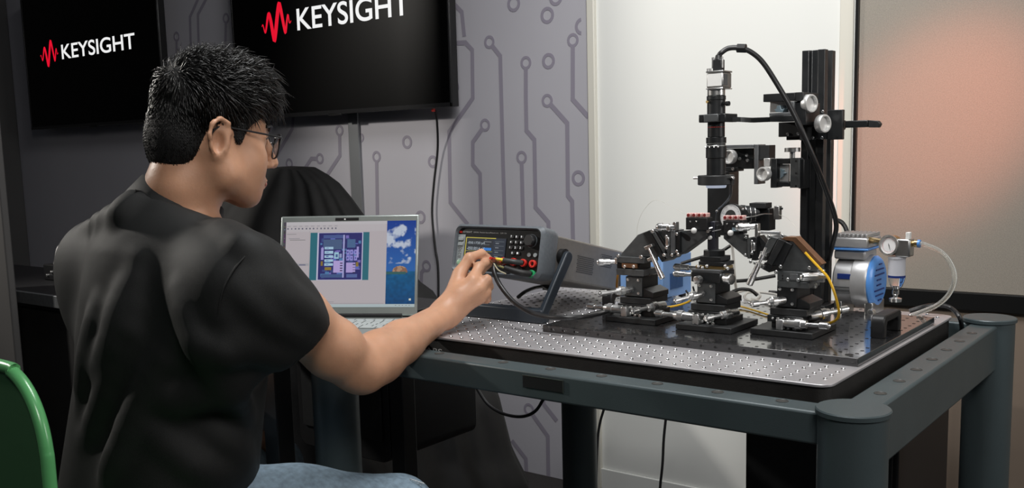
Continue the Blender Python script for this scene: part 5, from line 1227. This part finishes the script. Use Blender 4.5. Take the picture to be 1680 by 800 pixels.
# brows, lashes, lips tint
for s_ in (1, -1):
    m = MB().tube([hp(.012*s_, .1015, .031), hp(.028*s_, .0965, .037), hp(.047*s_, .081, .033)], .0026, 8); m.build('eyebrow', M_hair, person)
    MB().tube([hp(.020*s_, .0925, .0155), hp(.032*s_, .0925, .0175), hp(.044*s_, .0845, .014)], .0011, 6).build('eyelash', M_hair, person)
lip = MB(); lip.sph((0, 0, 0), 1, 16); lm = [hp(0, .1015, -.0565)+hr_*p[0]*.018+hf2*p[1]*.0058+hu2*p[2]*.0082 for p in lip.v]
lp_ = MB().add(lm, lip.f).build('lips', mat('lip_skin', (.50, .20, .16), .4), person)
# nails
M_nail = mat('nail', (.68, .42, .33), .3)

# ---- shirt
sh = SDF((-1.98, .42, .50), (-.92, 1.42, 1.20), .005)
S = sh
S.ell(CH+np.array([0, 0, .045])-tfw*.012, (.178, .118, .205), TM, .02)
S.cone(CH+tx*.06-np.array([0, 0, .02]), PEL+tx*.050, .112, .122, .04); S.cone(CH-tx*.078-np.array([0, 0, .02]), PEL-tx*.078, .116, .130, .04)
for S_, q in ((SHR, 1), (SHL, -1)):
    S.cone(NB-np.array([0, 0, .046])+tx*.03*q-tfw*.01, S_+np.array([0, 0, -.006]), .066, .062, .05)
    S.ell(S_-tx*.025*q-tfw*.025-np.array([0, 0, .05]), (.07, .065, .11), TM, .06)
S.cone(NB-np.array([0, 0, .075])-tfw*.02, NB-nk*.012, .095, .070, .03)
SE = at(480, 554, d=1.50); sa = unit(SE-SHR)
S.path([SHR, SHR+sa*.07, SE], [.066, .066, .063], .030, 'u')
sleL = SHL+(EL-SHL)*.68; S.path([SHL, sleL], [.066, .060], .03)
# folds: ridges laid on the surface
def surf(x, y, off=0.):
    """first point of the shirt seen through a photo pixel"""
    ds_ = np.arange(1.1, 2.0, .004); r = at(x, y, d=1)-CAM; P = CAM+ds_[:, None]*r; I = np.round((P-S.lo)/S.h).astype(int)
    ok = ((I >= 0) & (I < S.n)).all(1); v = np.ones(len(P)); v[ok] = S.g[tuple(I[ok].T)]
    k = np.argmax(v < 0); return P[k] if (v < 0).any() else P[len(P)//2]
folds = [([(415, 610), (360, 640), (300, 655), (262, 640)], .011), ([(420, 560), (370, 575), (330, 560)], .010), ([(300, 480), (330, 560), (385, 640), (405, 700)], .010),
 ([(235, 430), (215, 540), (180, 640), (150, 720)], .012), ([(205, 480), (190, 560), (160, 620)], .009), ([(170, 500), (150, 580), (140, 660)], .009), ([(290, 560), (240, 650), (200, 740), (180, 790)], .011),
 ([(400, 470), (440, 520), (500, 560)], .008), ([(370, 520), (430, 570), (480, 590)], .008), ([(420, 440), (470, 490), (520, 530)], .007), ([(350, 700), (380, 730), (400, 770)], .010), ([(250, 700), (320, 760), (380, 780)], .010),
 ([(240, 320), (200, 350), (150, 370)], .006), ([(360, 370), (400, 400), (440, 430)], .006)]
FP = [([surf(x, y) for x, y in pts], r) for pts, r in folds]
for pts, r in FP:
    cvv = unit(pts[0]-CAM); q = []
    for i in range(len(pts)-1): q += [pts[i]+(pts[i+1]-pts[i])*t for t in (0, .33, .66)]
    q.append(pts[-1]); n_ = len(q)-1
    S.path([p+cvv*(r*(1.0+.9*(abs(2*i/n_-1)**2))) for i, p in enumerate(q)], [r*(1-.5*abs(2*i/n_-1)**2) for i in range(n_+1)], .034)
# cut the sleeve openings, neck opening and inner volume
def halfspace(SS, p, n, rad, k=.004):
    p = np.array(p); n = unit(n)
    def f(x, y, z):
        a = -((x-p[0])*n[0]+(y-p[1])*n[1]+(z-p[2])*n[2]); d = np.sqrt((x-p[0])**2+(y-p[1])**2+(z-p[2])**2)-rad
        return np.maximum(a, d)
    SS.put(f, p-rad, p+rad, k, 's')
sn = unit(sa+np.array([0, 0, -.12])+cs_*.12)
halfspace(S, SE+sa*.006, sn, .105)
S.cone(SHR+sa*.08, SE+sa*.08, .05, .0555, .004, 's')
halfspace(S, NB+nk*.002, nk, .13); S.cone(NB-nk*.03, NB+nk*.1, .064, .066, .004, 's')
shirt = S.build('shirt', M_shirt, person, 2); tag(shirt, 'black short sleeved polo shirt')
# sleeve hem
def ringtube(c, n, ra, rb, r, u0=None, k=40):
    u, v, d = basis(n); return MB().tube([Vector(c)+u*math.cos(a)*ra+v*math.sin(a)*rb for a in [2*math.pi*i/k for i in range(k+1)]], r, 8, 1)
ringtube(SE+sa*.001, sn, .0605, .0605, .0035).build('sleeve_hem', M_shirt, shirt)
# collar band: folded strip standing around the neck
m = MB(); nn = 48; u, v, d = basis(nk); vs = []
prof = [(.062, -.010), (.0615, .030), (.064, .033), (.067, .031), (.079, -.002), (.078, -.010), (.074, -.008), (.068, -.014)]
cu = Vector(hf); 
for i in range(nn+1):
    a = math.pi*2*i/nn
    for r_, h_ in prof:
        dirv = (u*math.cos(a)+v*math.sin(a)); fr__ = dirv.dot(Vector(hf)); op = max(0, fr__)
        vs.append(Vector(NB)+Vector(nk)*(h_)+dirv*(r_+.002*op))
P_ = len(prof)
m.add(vs, [(i*P_+j, i*P_+(j+1) % P_, (i+1)*P_+(j+1) % P_, (i+1)*P_+j) for i in range(nn) for j in range(P_)])
m.build('collar', M_shirt, shirt, ang=60)
# back yoke and sleeve seams as fine piping
for pts in ([(402, 420), (385, 440), (368, 470), (360, 500), (358, 530)], [(222, 312), (270, 322), (320, 345), (362, 378)]):
    q = [surf(x, y) for x, y in pts]; MB().tube([p-unit(p-CAM)*.0015 for p in q], .0016, 6).build('seam', M_shirt, shirt)

# ---- jeans and shoes
je = SDF((-2.0, .50, .04), (-.80, 1.75, .80), .0065)
J = je
HRt = PEL+tx*.085-np.array([0, 0, .01])-tfw*.0; HLf = PEL-tx*.085-np.array([0, 0, .01])
KN = at(652, 842, d=1.72); KL = HLf+tfw*.40-tx*.20; KL[2] = .47
AN = np.array([KN[0]+.02, KN[1]-.02, .10]); AL = np.array([KL[0], KL[1]+.03, .10])
J.ell(PEL+tfw*.02+np.array([0, 0, -.01]), (.168, .125, .115), TM, .03)
J.path([HRt+tfw*.02, HRt+(KN-HRt)*.5, KN], [.098, .084, .066], .04); J.path([HLf, (HLf+KL)/2, KL], [.098, .084, .066], .04)
J.path([KN, AN], [.064, .052], .02); J.path([KL, AL], [.064, .052], .02)
for a, b, r in (((470, 765), (520, 775), .008), ((560, 778), (620, 790), .007), ((400, 762), (440, 790), .009)): pass
je_o = J.build('jeans', M_denim, person, 2)
m = MB()
for k in range(9):
    a = at(672+k*2.4, 790+k*.8, d=1.70); m.tube([a, a+np.array([.002, 0, .006]), a+np.array([.006+.002*random.random(), .002, .004])], .0006, 5, 3)
tag(m.build('frayed_threads', mat('thread_white', (.7, .72, .72), .7), je_o), 'white frayed threads at the knee', kind='stuff')
for A in (AN, AL):
    s_ = SDF(A-np.array([.12, .12, .12]), A+np.array([.15, .32, .06]), .006); q = np.array([A[0], A[1], .035])
    s_.path([q-tfw*.05, q+tfw*.10, q+tfw*.19], [.034, .036, .030], .02); s_.cone(A-np.array([0, 0, .02]), q, .044, .036, .03)
    halfspace(s_, q-np.array([0, 0, .032]), (0, 0, -1), .4); s_.build('shoe', mat('shoe_black', (.02, .02, .02), .5), person, 1)

# ---- hair: a cap plus many tapered locks
hs_ = SDF(HC-.17, HC+.19, .0045)
hs_.ell(hp(0, .003, .056), (.0815, .084, .0830), HM, .01)
hs_.ell(hp(0, .034, .082), (.066, .066, .056), HM, .02)
hs_.ell(hp(0, -.040, .0), (.066, .050, .066), HM, .02)
hs_.cone(hp(.060, .036, .06), hp(.066, .028, .006), .018, .009, .01); hs_.cone(hp(-.060, .036, .06), hp(-.066, .028, .006), .018, .009, .01)
hs_.ell(hp(0, .105, .010), (.064, .055, .058), HM, .012, 's')          # face
for s_ in (1, -1): hs_.ell(hp(.088*s_, -.002, -.004), (.026, .030, .040), HM, .006, 's'); hs_.ell(hp(.078*s_, .0, -.058), (.034, .05, .030), HM, .012, 's')
hs_.ell(hp(0, .01, -.105), (.12, .10, .045), HM, .01, 's')
hair = hs_.build('hair', M_cap, person, 1); tag(hair, 'short tousled black hair')
Vh = np.array([v.co[:] for v in hair.data.vertices])+PO; Nh = np.array([v.normal[:] for v in hair.data.vertices])
rg_ = np.random.RandomState(11)
out = ((Vh-HC) @ HM.T)
m = MB(); sel = rg_.permutation(len(Vh)); cnt = 0
grid_t = {}
sst = lambda x, a, b: min(1., max(0., (x-a)/(b-a)))
for i in sel:
    p = Vh[i]; n = Nh[i]; l = out[i]
    if l[2] < -.078 or np.dot(p-HC, n) < .0: continue
    if cnt > 17000: break
    if l[1] > .045 and l[2] < .055: continue
    clump = math.sin(l[0]*95+l[1]*60+2*math.sin(l[2]*70)); wave = .5*math.sin(l[0]*60+l[1]*35)+.4*math.sin(l[2]*80+l[1]*20)
    top_ = sst(l[2]+.35*l[1], .045, .10); frt = sst(l[1], .045, .085)*sst(l[2], .03, .06)
    short = (1-sst(l[2]+.3*l[1], -.005, .045))
    fl = (-hu2*.85+hf2*.25)*(1-top_)+(hf2*.9-hr_*.15+hr_*l[0]*4)*top_+(hf2*.1-hu2*.8)*frt*1.2+hr_*.45*wave+hu2*.25*clump
    fl = fl-n*float(np.dot(fl, n)); fl = unit(fl+1e-6)
    lift = .03+.20*top_*(.3+.7*rg_.rand())
    fl = unit(fl+n*lift+rg_.randn(3)*(.10+.16*top_))
    L = .006+.004*rg_.rand()+(1-short)*(.018+.016*rg_.rand())+frt*.014
    if l[1] > .015 and l[2] < .045 and abs(l[0]) > .045: L = .007
    w_ = (.00035+.0006*rg_.rand())*(1+.6*(1-short)); sd = unit(np.cross(fl, n)+1e-6); up_ = unit(np.cross(sd, fl))
    P0 = p-n*.0015; P1 = p+fl*L*.5+n*(.0008+.002*top_+.0012*clump*(1-short)); P2 = p+fl*L-n*(.001+.10*L*(1-top_*.5))-hu2*(.003*(1-short))
    vs = []
    for c, ww in ((P0, w_), (P1, w_)): vs += [c-sd*ww, c+up_*ww*.8, c+sd*ww]
    vs.append(P2); m.add(vs, [(0, 1, 4, 3), (1, 2, 5, 4), (3, 4, 6), (4, 5, 6), (2, 0, 3, 5), (5, 3, 6)]); cnt += 1
lk = m.build('locks', M_hair, hair, smooth=True, ang=180); tag(lk, kind='stuff')

# ---- eyeglasses
eg = bpy.data.objects.new('eyeglasses', None)
bpy.data.objects.remove(eg)
gm = MB(); GYc = .112
for s_ in (1, -1):
    pts = []
    for k in range(29):
        a = 2*math.pi*k/28; ca, sa_ = math.cos(a), math.sin(a); e = .62
        x = .0335+.0235*abs(ca)**e*(1 if ca > 0 else -1); zz = .005+.0195*abs(sa_)**e*(1 if sa_ > 0 else -1)
        pts.append(hp(x*s_, GYc-.010*((x-.0335)/.0235+.6)*.5-(.02-zz)*.12, zz))
    gm.tube(pts, .0015, 8, 1)
    gm.tube([hp(.0575*s_, GYc-.010, .017), hp(.066*s_, .098, .018), hp(.0735*s_, .06, .019), hp(.0765*s_, .02, .020), hp(.079*s_, .0, .021), hp(.080*s_, -.014, .012), hp(.079*s_, -.020, -.004)], .0016, 8)
gm.tube([hp(-.011, GYc-.001, .010), hp(0, GYc+.002, .013), hp(.011, GYc-.001, .010)], .0014, 8)
eg = gm.build('eyeglasses', mat('glasses_frame', (.03, .03, .032), .3, .3), person); tag(eg, 'thin black rectangular spectacles')
for s_ in (1, -1):
    c = [hp((.0335+a*.0215)*s_, GYc-.003-.005*(a+.6), .005+b*.0180) for a, b in ((-1, -.8), (-.8, -1), (.8, -1), (1, -.8), (1, .8), (.8, 1), (-.8, 1), (-1, .8))]
    MB().prism(c, hf2*.0012).build('lens', M_lens, eg)

# ================================================================ green chair
gc = root('green_chair', (-1.40, .80, 0), 'green plastic chair whose rounded backrest fills the lower left corner', 'chair')
CY_ = .575; xr_ = at(62, 720, Y=CY_)[0]; ztp = at(0, 603, Y=CY_)[2]; xl_ = xr_-.44
o = []
for a in range(0, 91, 9): o.append((xr_-.115+.115*math.sin(R(a))**.85, CY_, ztp-.125+.125*math.cos(R(a))**.85))
o2_ = [(xl_+xr_-x, y, z) for x, y, z in o[::-1]]
outl = [p for p in o2_[:-1]]+o+[(xr_-.004, CY_, .46), (xl_+.004, CY_, .46)]
bkm = MB().prism([(x, y+.006, z) for x, y, z in outl], (0, .010, 0)); M_cshade = mat('green_chair_shaded', (.03, .10, .04), .45, noise=.03)  # shade on the unlit backrest face is put into this darker green
cx0 = (xl_+xr_)/2
bkm.build('backrest', M_cshade, gc, bev=.002)
rim = MB().tube([(x, CY_+.010, z) for x, y, z in ([(xl_+.002, CY_, .47), (xl_+.001, CY_, .60)]+o2_[:-1]+o[1:]+[(xr_-.001, CY_, .60), (xr_-.002, CY_, .47)])], .0085, 12, 5)
rim.build('rim', M_chair, gc)
# seat and legs
MB().prism([(x, y, .425) for x, y in ((xl_+.005, .59), (xr_-.005, .59), (xr_-.0, .75), (xr_-.02, 1.0), (xl_+.02, 1.0), (xl_, .75))], (0, 0, .024)).build('seat', M_chair, gc, bev=.008)
for x, y in ((xl_+.03, .61), (xr_-.03, .61), (xl_+.04, .97), (xr_-.04, .97)): MB().cyl((x, y, .4245), (x+(.03 if x > cx0 else -.03), y+(.03 if y > .8 else -.03), .001), .013, .011, 14).build('leg', M_chr, gc)
